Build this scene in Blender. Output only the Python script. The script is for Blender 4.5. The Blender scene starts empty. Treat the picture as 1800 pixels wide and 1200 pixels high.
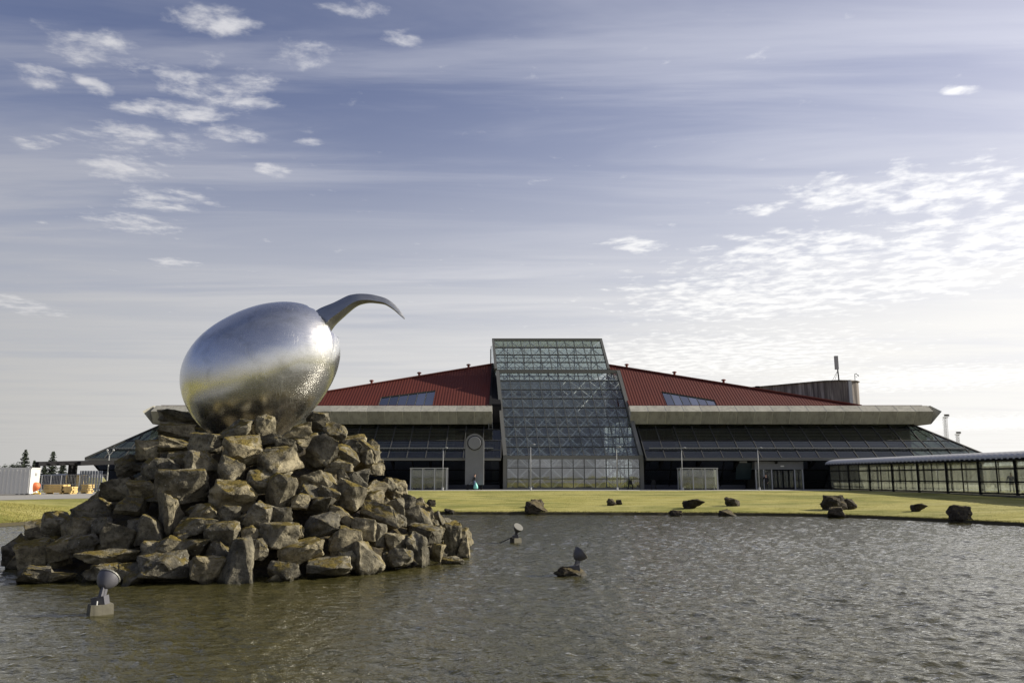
import bpy, bmesh, math, random
import numpy as np
from mathutils import Vector, Matrix, noise as mnoise
R = math.radians
scene = bpy.context.scene
col = scene.collection

# ------------------------------------------------------------------ camera
CAM_Z, PITCH, FPX = 2.4, math.atan(238 / 1400), 1400.0     # metres above the pond; pixels of the 1800 px wide photograph
cam_d = bpy.data.cameras.new("camera"); cam = bpy.data.objects.new("camera", cam_d); col.objects.link(cam)
cam_d.sensor_fit = 'HORIZONTAL'; cam_d.sensor_width = 36; cam_d.lens = 28
cam_d.clip_start = .1; cam_d.clip_end = 6000
cam.location = (0, 0, CAM_Z); cam.rotation_euler = (R(90) + PITCH, 0, 0)
scene.camera = cam
SP, CP = math.sin(PITCH), math.cos(PITCH)
def ray(x, y):
    u, v = (x - 900) / FPX, (600 - y) / FPX
    return Vector((u, CP - v * SP, SP + v * CP))
def at(x, y, Y):                      # the point seen at photo pixel (x, y) that stands Y metres ahead
    d = ray(x, y); d *= Y / d.y
    return Vector((d.x, Y, d.z + CAM_Z))
def onz(x, y, z):                     # the point seen at photo pixel (x, y) on the level z
    d = ray(x, y); k = (z - CAM_Z) / d.z
    return Vector((d.x * k, d.y * k, z))

# ------------------------------------------------------------------ light
SUN_EL, SUN_AZ = R(27), R(76)         # azimuth clockwise from the view direction (+Y)
TO_SUN = Vector((math.sin(SUN_AZ) * math.cos(SUN_EL), math.cos(SUN_AZ) * math.cos(SUN_EL), math.sin(SUN_EL)))
sl = bpy.data.lights.new("sun", 'SUN'); sl.energy = 5.0; sl.angle = R(.55); sl.color = (1, .92, .76)
so = bpy.data.objects.new("sun", sl); col.objects.link(so)
so.rotation_euler = TO_SUN.to_track_quat('Z', 'Y').to_euler()
vs = scene.view_settings
scene.display_settings.display_device = 'sRGB'
vs.view_transform = 'Standard'; vs.look = 'None'; vs.exposure = .52; vs.gamma = 1; vs.use_curve_mapping = False
scene.cycles.max_bounces = 7; scene.cycles.diffuse_bounces = 3; scene.cycles.glossy_bounces = 4; scene.cycles.transparent_max_bounces = 24
scene.cycles.caustics_reflective = False; scene.cycles.caustics_refractive = False
scene.cycles.sample_clamp_indirect = 14

# ------------------------------------------------------------------ node helpers
class NT:
    def __init__(s, tree): s.t = tree; s.n = tree.nodes; s.l = tree.links
    def new(s, typ, **kw):
        n = s.n.new(typ)
        for k, v in kw.items(): setattr(n, k, v)
        return n
    def put(s, sock, v):
        if v is None: return
        if isinstance(v, bpy.types.NodeSocket): s.l.new(v, sock)
        else:
            if hasattr(sock.default_value, '__len__') and not isinstance(v, (int, float)):
                v = list(v)
                if len(sock.default_value) == 4 and len(v) == 3: v += [1]
            sock.default_value = v
    def math(s, op, a, b=None, c=None, clamp=False):
        n = s.new('ShaderNodeMath', operation=op, use_clamp=clamp)
        for i, v in enumerate((a, b, c)): s.put(n.inputs[i], v)
        return n.outputs[0]
    def vmath(s, op, a, b=None):
        n = s.new('ShaderNodeVectorMath', operation=op)
        s.put(n.inputs[0], a); s.put(n.inputs[1], b)
        return n.outputs['Value'] if op in ('LENGTH', 'DOT_PRODUCT') else n.outputs['Vector']
    def mapping(s, v, loc=(0, 0, 0), sc=(1, 1, 1), rot=(0, 0, 0)):
        n = s.new('ShaderNodeMapping'); s.put(n.inputs['Vector'], v)
        n.inputs['Location'].default_value = loc; n.inputs['Scale'].default_value = sc; n.inputs['Rotation'].default_value = rot
        return n.outputs[0]
    def noise(s, v, scale, detail=4, rough=.55, dist=0, color=False):
        n = s.new('ShaderNodeTexNoise'); s.put(n.inputs['Vector'], v)
        n.inputs['Scale'].default_value = scale; n.inputs['Detail'].default_value = detail
        n.inputs['Roughness'].default_value = rough; n.inputs['Distortion'].default_value = dist
        return n.outputs['Color' if color else 'Fac']
    def voro(s, v, scale, feature='F1', rnd=1):
        n = s.new('ShaderNodeTexVoronoi', feature=feature); s.put(n.inputs['Vector'], v)
        n.inputs['Scale'].default_value = scale; n.inputs['Randomness'].default_value = rnd
        return n.outputs['Distance']
    def ramp(s, f, stops, interp='LINEAR'):
        n = s.new('ShaderNodeValToRGB'); s.put(n.inputs[0], f); n.color_ramp.interpolation = interp
        e = n.color_ramp.elements
        while len(e) < len(stops): e.new(.5)
        for i, (p, c) in enumerate(stops):
            e[i].position = p; e[i].color = (c, c, c, 1) if isinstance(c, (int, float)) else (*c, 1)
        return n.outputs[0]
    def step(s, f, a, b, lo=0, hi=1):
        n = s.new('ShaderNodeMapRange', interpolation_type='SMOOTHSTEP'); s.put(n.inputs[0], f)
        for i, v in enumerate((a, b, lo, hi)): s.put(n.inputs[i + 1], v)
        return n.outputs[0]
    def mix(s, f, a, b, blend='MIX'):
        n = s.new('ShaderNodeMix', data_type='RGBA', blend_type=blend)
        s.put(n.inputs['Factor'], f); s.put(n.inputs['A'], a); s.put(n.inputs['B'], b)
        return n.outputs['Result']
    def bump(s, h, strength=.5, dist=.05, normal=None):
        n = s.new('ShaderNodeBump'); n.inputs['Strength'].default_value = strength; n.inputs['Distance'].default_value = dist
        s.put(n.inputs['Height'], h); s.put(n.inputs['Normal'], normal)
        return n.outputs[0]

# ------------------------------------------------------------------ world: sky with cloud layers
world = bpy.data.worlds.new("World"); scene.world = world; world.use_nodes = True
world.cycles.sampling_method = 'MANUAL'; world.cycles.sample_map_resolution = 512
w = NT(world.node_tree); w.n.clear()
sky = w.new('ShaderNodeTexSky', sky_type='NISHITA', sun_disc=False)
sky.sun_elevation = SUN_EL; sky.sun_rotation = SUN_AZ
sky.air_density = 1.0; sky.dust_density = 1.4; sky.ozone_density = 4.0; sky.altitude = 50
tc = w.new('ShaderNodeTexCoord').outputs['Generated']
sep = w.new('ShaderNodeSeparateXYZ'); w.put(sep.inputs[0], tc)
dz = w.math('MAXIMUM', sep.outputs[2], .03)
cmb = w.new('ShaderNodeCombineXYZ')
w.put(cmb.inputs[0], w.math('DIVIDE', sep.outputs[0], dz)); w.put(cmb.inputs[1], w.math('DIVIDE', sep.outputs[1], dz))
pv = cmb.outputs[0]                                        # where the view ray meets a flat cloud deck of height 1
SKY_STRENGTH = .066
base = w.mix(1.0, sky.outputs[0], (1.04, .865, .99), 'MULTIPLY')
hz = w.new('ShaderNodeHueSaturation'); hz.inputs['Saturation'].default_value = 1.0; hz.inputs['Value'].default_value = 1.06; w.put(hz.inputs['Color'], base); base = hz.outputs[0]
sd = w.vmath('DOT_PRODUCT', tc, tuple(TO_SUN)); glow = w.math('MULTIPLY_ADD', sd, .5, .5, clamp=True)   # clouds scatter forward, towards the sun
def lit(lo, hi, tint):
    g = w.math('MULTIPLY_ADD', glow, hi - lo, lo)
    c = w.new('ShaderNodeVectorMath', operation='SCALE'); c.inputs[0].default_value = tint; w.put(c.inputs['Scale'], g)
    return c.outputs[0]
K = 1 / SKY_STRENGTH
# thin streaks of high cloud
st = w.noise(w.mapping(pv, (3.1, .7, 0), (.28, 1.5, 1), (0, 0, R(8))), 1.7, 6, .58, .5)
st2 = w.noise(w.mapping(pv, (7.1, 1.7, 0), (.5, .9, 1)), .55, 3, .5)
streak = w.math('MULTIPLY', w.step(st, .38, .70), w.step(st2, .22, .58))
streak = w.math('MULTIPLY', streak, w.math('MINIMUM', w.math('DIVIDE', .30, dz), 1))      # a thin layer looks thinner straight up
c1 = w.mix(w.math('MULTIPLY', streak, .55), base, lit(.10 * K, .74 * K, (.95, .96, 1.07)))
# veil that thickens with the length of air near the horizon and towards the sun
veil = w.math('ADD', w.step(sep.outputs[2], .46, .0, 0, .92), w.math('MULTIPLY', w.math('POWER', w.math('MAXIMUM', sd, 0), 2.2), .40), clamp=True)
veil = w.math('ADD', veil, w.math('MULTIPLY', w.math('MINIMUM', w.math('DIVIDE', .32, dz), 1), .13), clamp=True)
veil = w.math('MULTIPLY', veil, w.step(w.noise(w.mapping(pv, (0, 0, 0), (.35, 1, 1)), 1.1, 5, .6), .1, .6, .72, 1.0))
c2 = w.mix(veil, c1, lit(.15 * K, .79 * K, (1.0, .985, .955)))
# small broken clouds: patches of the deck where they gather
def blob(x, y, rx, ry):
    def p(x, y):
        d = ray(x, y); return Vector((d.x / d.z, d.y / d.z, 0))
    c = p(x, y); dx = abs(p(x + rx, y).x - c.x); dy = abs(p(x, y + ry).y - p(x, y - ry).y) / 2
    m = w.mapping(pv, (-c.x / dx, -c.y / dy, 0), (1 / dx, 1 / dy, 1))
    return w.step(w.vmath('LENGTH', m), 1.25, .25)
def gather(lst):
    out = None
    for b in lst:
        k = blob(*b); out = k if out is None else w.math('MAXIMUM', out, k)
    return out
warp = w.noise(pv, 3.0, 3, .5, color=True)
wv = w.new('ShaderNodeVectorMath', operation='MULTIPLY_ADD'); w.put(wv.inputs[0], warp); wv.inputs[1].default_value = (.10, .10, 0); w.put(wv.inputs[2], pv)
pw = wv.outputs[0]
n_left = w.noise(w.mapping(pw, (2.3, 5.2, 0), (1, 1.15, 1), (0, 0, R(-24))), 8.8, 6, .60)
n_fine = w.noise(pw, 26, 3, .6)
wide = w.step(w.noise(w.mapping(pv, (11, 3, 0), (1, 1, 1)), .42, 2, .5), .60, .80)       # the same kind of patches elsewhere in the sky
behind = w.step(sep.outputs[1], .35, .05)
m_left = gather([(165, 85, 120, 70), (65, 132, 70, 38), (168, 152, 46, 34), (370, 35, 120, 50), (530, 100, 95, 36), (630, 15, 95, 26), (705, 68, 60, 24), (390, 160, 165, 66), (300, 195, 150, 38),
                 (410, 235, 85, 28), (240, 245, 165, 46), (220, 300, 115, 38), (290, 352, 130, 30), (235, 392, 120, 34), (310, 463, 70, 14), (30, 535, 85, 40), (60, 250, 65, 22), (485, 300, 55, 18), (545, 250, 40, 14)])
m_all = w.math('MAXIMUM', m_left, w.math('MULTIPLY', wide, behind))
dens = w.math('ADD', w.math('ADD', n_left, w.math('MULTIPLY', w.math('SUBTRACT', n_fine, .5), .17)), w.math('MULTIPLY', w.math('SUBTRACT', m_all, 1), .40))
puff = w.step(dens, .33, .72)
c3 = w.mix(w.math('MULTIPLY', puff, .72), c2, lit(.30 * K, .86 * K, (1, .985, .99)))
m_right = gather([(1640, 340, 250, 70), (1480, 340, 130, 45), (1700, 430, 280, 95), (1420, 445, 260, 55), (1340, 520, 350, 75), (1620, 495, 220, 55), (1110, 432, 85, 18), (1340, 368, 65, 18), (1690, 160, 46, 13),
                  (1250, 630, 380, 55), (1600, 668, 340, 34), (1720, 745, 320, 22)])
n_r = w.noise(w.mapping(pw, (1.3, 9.2, 0), (1.0, 1.0, 1), (0, 0, R(15))), 8.5, 5, .56)
dens_r = w.math('ADD', w.math('ADD', n_r, w.math('MULTIPLY', w.math('SUBTRACT', n_fine, .5), .12)), w.math('MULTIPLY', w.math('SUBTRACT', m_right, 1), .30))
puff_r = w.step(dens_r, .34, .64)
c4 = w.mix(w.math('MULTIPLY', puff_r, .66), c3, lit(.34 * K, .96 * K, (1, .99, .965)))
bg = w.new('ShaderNodeBackground'); w.put(bg.inputs[0], c4); bg.inputs[1].default_value = SKY_STRENGTH
wo = w.new('ShaderNodeOutputWorld'); w.l.new(bg.outputs[0], wo.inputs[0])

# ------------------------------------------------------------------ materials
def mk(name, color=(.5, .5, .5), rough=.7, metal=0, spec=None):
    m = bpy.data.materials.new(name); m.use_nodes = True
    t = NT(m.node_tree); b = t.n['Principled BSDF']
    t.put(b.inputs['Base Color'], color); b.inputs['Roughness'].default_value = rough; b.inputs['Metallic'].default_value = metal
    if spec is not None: b.inputs['Specular IOR Level'].default_value = spec
    return m, t, b
def objco(t): return t.new('ShaderNodeTexCoord').outputs['Object']
def worldco(t): return t.new('ShaderNodeNewGeometry').outputs['Position']
M = {}
def simple(name, color, rough=.6, metal=0, var=.12, scale=3.0, spec=None):
    m, t, b = mk(name, color, rough, metal, spec)
    n = t.noise(worldco(t), scale, 5, .6)
    t.put(b.inputs['Base Color'], t.mix(n, [c * (1 - var) for c in color], [min(1, c * (1 + var)) for c in color]))
    t.put(b.inputs['Roughness'], t.math('MULTIPLY_ADD', n, .2, rough - .1))
    M[name] = m
simple('dark_metal', (.014, .014, .016), .9, 0, .12, 3, .12)
simple('mullion', (.085, .09, .085), .5)
simple('floor_glass_dark', (.02, .026, .024), .12)
simple('skirt_bar', (.035, .036, .035), .75)
simple('louvre', (.34, .34, .32), .7)
simple('edge_frame', (.15, .15, .135), .5)
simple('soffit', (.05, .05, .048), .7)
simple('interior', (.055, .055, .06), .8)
simple('core_wall', (.78, .80, .82), .8)
simple('interior_floor', (.42, .42, .42), .7)
simple('white_tube', (.82, .83, .84), .45)
simple('light_post', (.42, .43, .44), .45, .1)
simple('vault_sheet', (.44, .44, .44), .5)
simple('pole_grey', (.30, .31, .32), .5)
simple('pylon', (.17, .175, .185), .55, 0, .18, 2)
simple('pylon_disc', (.19, .195, .215), .45)
simple('white_cabin', (.58, .58, .57), .55, 0, .06, 2)
simple('grey_cabin', (.50, .50, .49), .6, 0, .06, 2)
simple('orange', (.62, .15, .05), .5)
simple('timber', (.55, .40, .16), .75, 0, .25, 4)
simple('blue_sheet', (.16, .18, .24), .5)
simple('navy', (.03, .035, .06), .5)
simple('blind_blue', (.10, .115, .17), .6)
simple('lamp_grey', (.085, .085, .10), .5, .0, .1, 12)
simple('lamp_dark', (.10, .10, .11), .5, .0, .1, 12)
simple('rubber', (.02, .02, .02), .8)
simple('bark', (.09, .06, .04), .9)
simple('needle', (.022, .034, .018), .8, 0, .4, 1.5)
simple('skin', (.55, .34, .25), .6)
simple('black_cloth', (.012, .012, .015), .9)
simple('hair', (.09, .05, .03), .7)
simple('jeans', (.10, .13, .22), .85)
simple('blue_coat', (.09, .11, .30), .8)
simple('turquoise', (.22, .60, .55), .5)
simple('red_trim', (.16, .030, .020), .5)
simple('poster_teal', (.014, .030, .036), .4, 0, .8, 1.6)
simple('grey_board', (.30, .31, .32), .5)
simple('yellow', (.75, .52, .05), .5)
simple('aerial', (.33, .32, .33), .5)
simple('white_paint', (.75, .75, .73), .5)

def concrete(name, base, dark, streak=.5, scale=.5):
    m, t, b = mk(name, base, .85)
    p = worldco(t)
    big = t.noise(p, scale, 6, .62)
    ver = t.noise(t.mapping(p, (0, 0, 0), (1.6, 1.6, .12)), 1.3, 6, .65)
    fine = t.noise(p, 9, 5, .65)
    f = t.math('MULTIPLY', t.step(ver, .42, .70), streak)
    c = t.mix(big, [x * .82 for x in base], [x * 1.18 for x in base])
    c = t.mix(f, c, dark)
    c = t.mix(t.math('MULTIPLY', t.step(fine, .5, .8), .25), c, dark)
    r = t.new('ShaderNodeObjectInfo').outputs['Random']
    c = t.mix(1, c, t.ramp(r, [(0, .84), (1, 1.10)]), 'MULTIPLY')
    t.put(b.inputs['Base Color'], c); t.put(b.inputs['Normal'], t.bump(fine, .25, .03))
    M[name] = m
concrete('concrete', (.36, .35, .30), (.19, .185, .16), .7)
concrete('concrete_joint', (.62, .60, .53), (.50, .48, .42), .3)
concrete('concrete_block', (.15, .14, .105), (.04, .038, .028), .9, 2)
concrete('pavement', (.34, .335, .31), (.24, .235, .22), .1, .3)
concrete('road', (.33, .32, .295), (.24, .23, .22), .1, .25)

m, t, b = mk('stained_concrete', (.2, .18, .17), .9)
p = worldco(t)
v1 = t.noise(t.mapping(p, (0, 0, 0), (1.5, 1.5, .10)), 1.0, 7, .68)
v2 = t.noise(t.mapping(p, (5, 2, 1), (2.6, 2.6, .16)), 1.2, 5, .6)
c = t.ramp(v1, [(.34, (.09, .078, .072)), (.48, (.19, .165, .15)), (.60, (.38, .345, .315)), (.72, (.52, .48, .44))])
c = t.mix(t.math('MULTIPLY', t.step(v2, .5, .66), .75), c, (.06, .05, .048))
t.put(b.inputs['Base Color'], c); M['stained_concrete'] = m

m, t, b = mk('red_roof', (.2, .03, .02), .5)
p = worldco(t)
n1 = t.noise(t.mapping(p, (0, 0, 0), (1, .3, .3)), .8, 5, .6)
t.put(b.inputs['Base Color'], t.mix(n1, (.066, .0125, .0085), (.105, .019, .012)))
t.put(b.inputs['Roughness'], t.math('MULTIPLY_ADD', n1, .2, .62)); b.inputs['Specular IOR Level'].default_value = .25; M['red_roof'] = m

def glass(name, tint, refl, rough=.02, blend=.0, dirt=.0):
    m = bpy.data.materials.new(name); m.use_nodes = True; t = NT(m.node_tree); t.n.clear()
    tr = t.new('ShaderNodeBsdfTransparent'); tr.inputs[0].default_value = (*tint, 1)
    gl = t.new('ShaderNodeBsdfGlossy'); gl.inputs['Roughness'].default_value = rough; gl.inputs['Color'].default_value = (.93, .95, 1, 1)
    p = worldco(t)
    t.put(gl.inputs['Normal'], t.bump(t.noise(p, .9, 2, .5), .02, .10))
    ge = t.new('ShaderNodeNewGeometry')                       # Schlick reflectance, the same from either face of the pane
    cs = t.math('ABSOLUTE', t.vmath('DOT_PRODUCT', ge.outputs['Incoming'], ge.outputs['Normal']))
    fr_f = t.math('MULTIPLY_ADD', t.math('POWER', t.math('SUBTRACT', 1, cs), 5), .96, .04)
    rnd = t.new('ShaderNodeObjectInfo').outputs['Random']
    f = t.math('MULTIPLY_ADD', fr_f, .9, t.math('MULTIPLY_ADD', rnd, refl * .7, refl * .65), clamp=True)
    mx = t.new('ShaderNodeMixShader'); t.l.new(f, mx.inputs[0]); t.l.new(tr.outputs[0], mx.inputs[1]); t.l.new(gl.outputs[0], mx.inputs[2])
    last = mx.outputs[0]
    if dirt:                                                  # film of dust that catches light from both sides
        df = t.new('ShaderNodeBsdfDiffuse'); df.inputs[0].default_value = (.48, .48, .43, 1)
        tl = t.new('ShaderNodeBsdfTranslucent'); tl.inputs[0].default_value = (.60, .60, .53, 1)
        dm = t.new('ShaderNodeMixShader'); dm.inputs[0].default_value = .6; t.l.new(df.outputs[0], dm.inputs[1]); t.l.new(tl.outputs[0], dm.inputs[2])
        m2 = t.new('ShaderNodeMixShader'); t.l.new(t.math('MULTIPLY', t.step(t.noise(t.mapping(p, (0, 0, 0), (1.6, 1.6, .25)), 1.2, 5, .6), .3, .75, .3, 1), dirt), m2.inputs[0])
        t.l.new(last, m2.inputs[1]); t.l.new(dm.outputs[0], m2.inputs[2]); last = m2.outputs[0]
    o = t.new('ShaderNodeOutputMaterial'); t.l.new(last, o.inputs[0]); M[name] = m
glass('tower_glass', (.80, .84, .84), .035, .02, 0, .17)  # dust film, strengthened to put extra brightness into the tower panes
glass('base_glass', (.84, .86, .87), .13, .02, 0, .06)
glass('skirt_glass', (.52, .56, .54), .012, .03, 0, .05)
glass('floor_glass', (.45, .49, .52), .08, .02)
glass('roof_glass', (.25, .28, .34), .30, .02)
glass('shelter_glass', (.86, .88, .86), .04, .03, 0, .38)
glass('walkway_glass', (.88, .90, .87), .03, .03, 0, .34)
glass('car_glass', (.2, .22, .24), .08, .02)

# hammered stainless steel of the egg
m, t, b = mk('steel', (.62, .62, .61), .3, 1)
o = objco(t)
blot = t.noise(o, 1.3, 6, .62, .6)
scr = t.noise(t.mapping(o, (0, 0, 0), (1, 1, 7), (.4, .7, .2)), 3.2, 6, .7, .8)
scr2 = t.noise(t.mapping(o, (4, 1, 0), (9, 1.2, 1), (.2, .3, .9)), 2.2, 5, .7, 1.0)
fleck = t.step(t.noise(o, 11, 6, .75, .4), .56, .72)
b.inputs['Base Color'].default_value = (.62, .62, .61, 1)
t.put(b.inputs['Base Color'], t.mix(t.math('MULTIPLY', t.step(blot, .45, .72), .55), (.70, .70, .70), (.40, .40, .37)))
hatch = t.math('MULTIPLY', t.step(t.noise(t.mapping(o, (2, 0, 1), (14, 1.4, 1.4), (.3, .9, .5)), 3.0, 4, .7, .6), .54, .64), t.step(t.noise(o, .8, 3, .5), .46, .60))
t.put(b.inputs['Base Color'], t.mix(t.math('MULTIPLY', hatch, .5), t.mix(t.math('MULTIPLY', t.step(blot, .45, .72), .55), (.70, .70, .70), (.40, .40, .37)), (.86, .85, .80)))
t.put(b.inputs['Roughness'], t.math('ADD', t.math('MULTIPLY_ADD', scr, .26, .13), t.math('ADD', t.math('MULTIPLY', fleck, .12), t.math('MULTIPLY', hatch, .14))))
hgt = t.math('ADD', t.math('ADD', t.math('MULTIPLY', scr, .12), t.math('MULTIPLY', scr2, .12)), t.math('MULTIPLY', t.noise(o, 1.0, 2, .4), 7))
t.put(b.inputs['Normal'], t.bump(hgt, .10, .035)); M['steel'] = m
m, t, b = mk('steel_plate', (.42, .42, .41), .33, 1)
o = objco(t); sc_ = t.noise(t.mapping(o, (0, 0, 0), (1, 6, 6)), 2.5, 6, .65)
t.put(b.inputs['Roughness'], t.math('MULTIPLY_ADD', sc_, .3, .20)); t.put(b.inputs['Base Color'], t.mix(sc_, (.36, .36, .35), (.54, .54, .52)))
t.put(b.inputs['Normal'], t.bump(sc_, .12, .02)); M['steel_plate'] = m
simple('egg_inside', (.05, .05, .05), .6)

def rockmat(name, a, bcol, moss_amt, lichen_amt=.6):
    m, t, b = mk(name, a, .92)
    o = objco(t)
    inf = t.new('ShaderNodeObjectInfo'); rnd = inf.outputs['Random']
    off = t.new('ShaderNodeVectorMath', operation='MULTIPLY_ADD'); t.put(off.inputs[0], inf.outputs['Location']); off.inputs[1].default_value = (3.7, 2.9, 5.3); t.put(off.inputs[2], o)
    q = off.outputs[0]
    wp = worldco(t)
    n1 = t.noise(wp, 1.6, 8, .64); n2 = t.noise(wp, 7, 8, .68); n3 = t.noise(wp, 30, 4, .6)
    c = t.ramp(n1, [(.30, [x * .38 for x in a]), (.48, a), (.66, bcol)])
    c = t.mix(t.math('MULTIPLY', t.step(n2, .48, .62), .62), c, [x * .30 for x in a])
    c = t.mix(1, c, t.ramp(rnd, [(0, (.60, .60, .62)), (.5, (1.0, .98, .95)), (1, (1.55, 1.46, 1.28))]), 'MULTIPLY')
    # pale lichen flecks, and moss cushions where a rock faces the sky
    nz = t.new('ShaderNodeSeparateXYZ'); t.put(nz.inputs[0], t.new('ShaderNodeNewGeometry').outputs['Normal'])
    li = t.math('MULTIPLY', t.step(t.noise(wp, 13, 5, .7), .60, .68), t.step(t.noise(wp, 1.1, 3, .5), .45, .62))
    c = t.mix(t.math('MULTIPLY', li, lichen_amt), c, (.36, .36, .33))
    mo = t.math('MULTIPLY', t.step(nz.outputs[2], .35, .80), t.step(t.math('ADD', t.noise(wp, 2.4, 6, .66), t.math('MULTIPLY', rnd, .12)), .46, .62))
    mo = t.math('MULTIPLY', mo, moss_amt)
    c = t.mix(mo, c, t.ramp(t.noise(wp, 16, 4, .6), [(.3, (.060, .046, .010)), (.6, (.150, .112, .020)), (.8, (.27, .20, .045))]))
    pz = t.new('ShaderNodeSeparateXYZ'); t.put(pz.inputs[0], wp)          # wet and algae-dark where the pond laps at it
    wet = t.step(t.math('MULTIPLY_ADD', n2, .16, pz.outputs[2]), .20, .10)
    c = t.mix(t.math('MULTIPLY', wet, .8), c, (.022, .021, .013))
    t.put(b.inputs['Roughness'], t.math('MULTIPLY_ADD', wet, -.45, .92))
    t.put(b.inputs['Base Color'], c)
    h = t.math('ADD', t.math('ADD', t.math('MULTIPLY', n1, .55), t.math('MULTIPLY', n2, .50)), t.math('ADD', t.math('MULTIPLY', n3, .12), t.math('MULTIPLY', mo, .2)))
    crack = t.math('SUBTRACT', 1, t.step(t.voro(t.mapping(wp, (0, 0, 0), (1, 1, 1.5)), 2.2, 'DISTANCE_TO_EDGE'), 0, .035))
    h = t.math('SUBTRACT', h, t.math('MULTIPLY', t.math('MULTIPLY', crack, t.step(n1, .56, .66)), .16))
    t.put(b.inputs['Normal'], t.bump(h, 1.0, .13))
    b.inputs['Specular IOR Level'].default_value = .25
    M[name] = m
rockmat('basalt', (.145, .134, .101), (.325, .299, .222), .95, .9)
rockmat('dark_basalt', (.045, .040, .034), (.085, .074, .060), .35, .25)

m, t, b = mk('lawn', (.2, .19, .06), .95, 0, .15)
p = worldco(t)
n1 = t.noise(p, .16, 5, .6); n2 = t.noise(t.mapping(p, (0, 0, 0), (.45, 1, 1)), 1.3, 6, .7); n3 = t.noise(p, 9, 5, .7); n4 = t.noise(t.mapping(p, (0, 0, 0), (.12, 1, 1)), .8, 4, .6)
c = t.ramp(n2, [(.25, (.19, .185, .042)), (.5, (.32, .295, .085)), (.75, (.47, .42, .155))])
c = t.mix(t.math('MULTIPLY', t.step(n1, .42, .62), .70), c, (.120, .140, .028))
c = t.mix(t.math('MULTIPLY', t.step(n4, .45, .66), .60), c, (.44, .40, .17))
c = t.mix(t.math('MULTIPLY', t.step(n3, .45, .75), .35), c, (.09, .09, .02))
t.put(b.inputs['Base Color'], c); t.put(b.inputs['Normal'], t.bump(t.math('ADD', n2, t.math('MULTIPLY', n3, .8)), .8, .10)); M['lawn'] = m
m, t, b = mk('grass_blade', (.2, .19, .06), .8, 0, .2)
p = worldco(t); r_ = t.noise(p, 6, 3, .6)
t.put(b.inputs['Base Color'], t.ramp(r_, [(.3, (.12, .125, .028)), (.5, (.22, .20, .055)), (.72, (.40, .35, .13))])); M['grass_blade'] = m
m, t, b = mk('mud', (.05, .042, .02), .9); M['mud'] = m

# pond water: murky olive body under a rippled reflecting surface
m = bpy.data.materials.new('water'); m.use_nodes = True; t = NT(m.node_tree); t.n.clear()
p = worldco(t)
warpn = t.noise(p, .35, 2, .5, color=True)
wvv = t.new('ShaderNodeVectorMath', operation='MULTIPLY_ADD'); t.put(wvv.inputs[0], warpn); wvv.inputs[1].default_value = (.9, .9, 0); t.put(wvv.inputs[2], p)
q = wvv.outputs[0]
w1 = t.noise(t.mapping(q, (3, 1, 0), (1.0, 1.5, 1), (0, 0, R(-14))), 3.6, 3, .6)
w3 = t.noise(t.mapping(q, (5, 7, 0), (1.0, 1.3, 1), (0, 0, R(24))), 12.0, 2, .6)
h = t.math('ADD', t.math('MULTIPLY', w1, .75), t.math('MULTIPLY', w3, .20))
nrm = t.bump(h, 1.0, .055)
df = t.new('ShaderNodeBsdfDiffuse')
t.put(df.inputs['Color'], t.ramp(t.noise(p, 1.1, 5, .65), [(.3, (.034, .032, .010)), (.7, (.068, .061, .022))])); t.l.new(nrm, df.inputs['Normal'])
gl = t.new('ShaderNodeBsdfGlossy'); gl.inputs['Roughness'].default_value = .09; gl.inputs['Color'].default_value = (.97, .96, .93, 1); t.l.new(nrm, gl.inputs['Normal'])
fr = t.new('ShaderNodeFresnel'); fr.inputs[0].default_value = 1.46; t.l.new(nrm, fr.inputs['Normal'])
mx = t.new('ShaderNodeMixShader'); t.l.new(fr.outputs[0], mx.inputs[0]); t.l.new(df.outputs[0], mx.inputs[1]); t.l.new(gl.outputs[0], mx.inputs[2])
o = t.new('ShaderNodeOutputMaterial'); t.l.new(mx.outputs[0], o.inputs[0]); M['water'] = m

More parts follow.
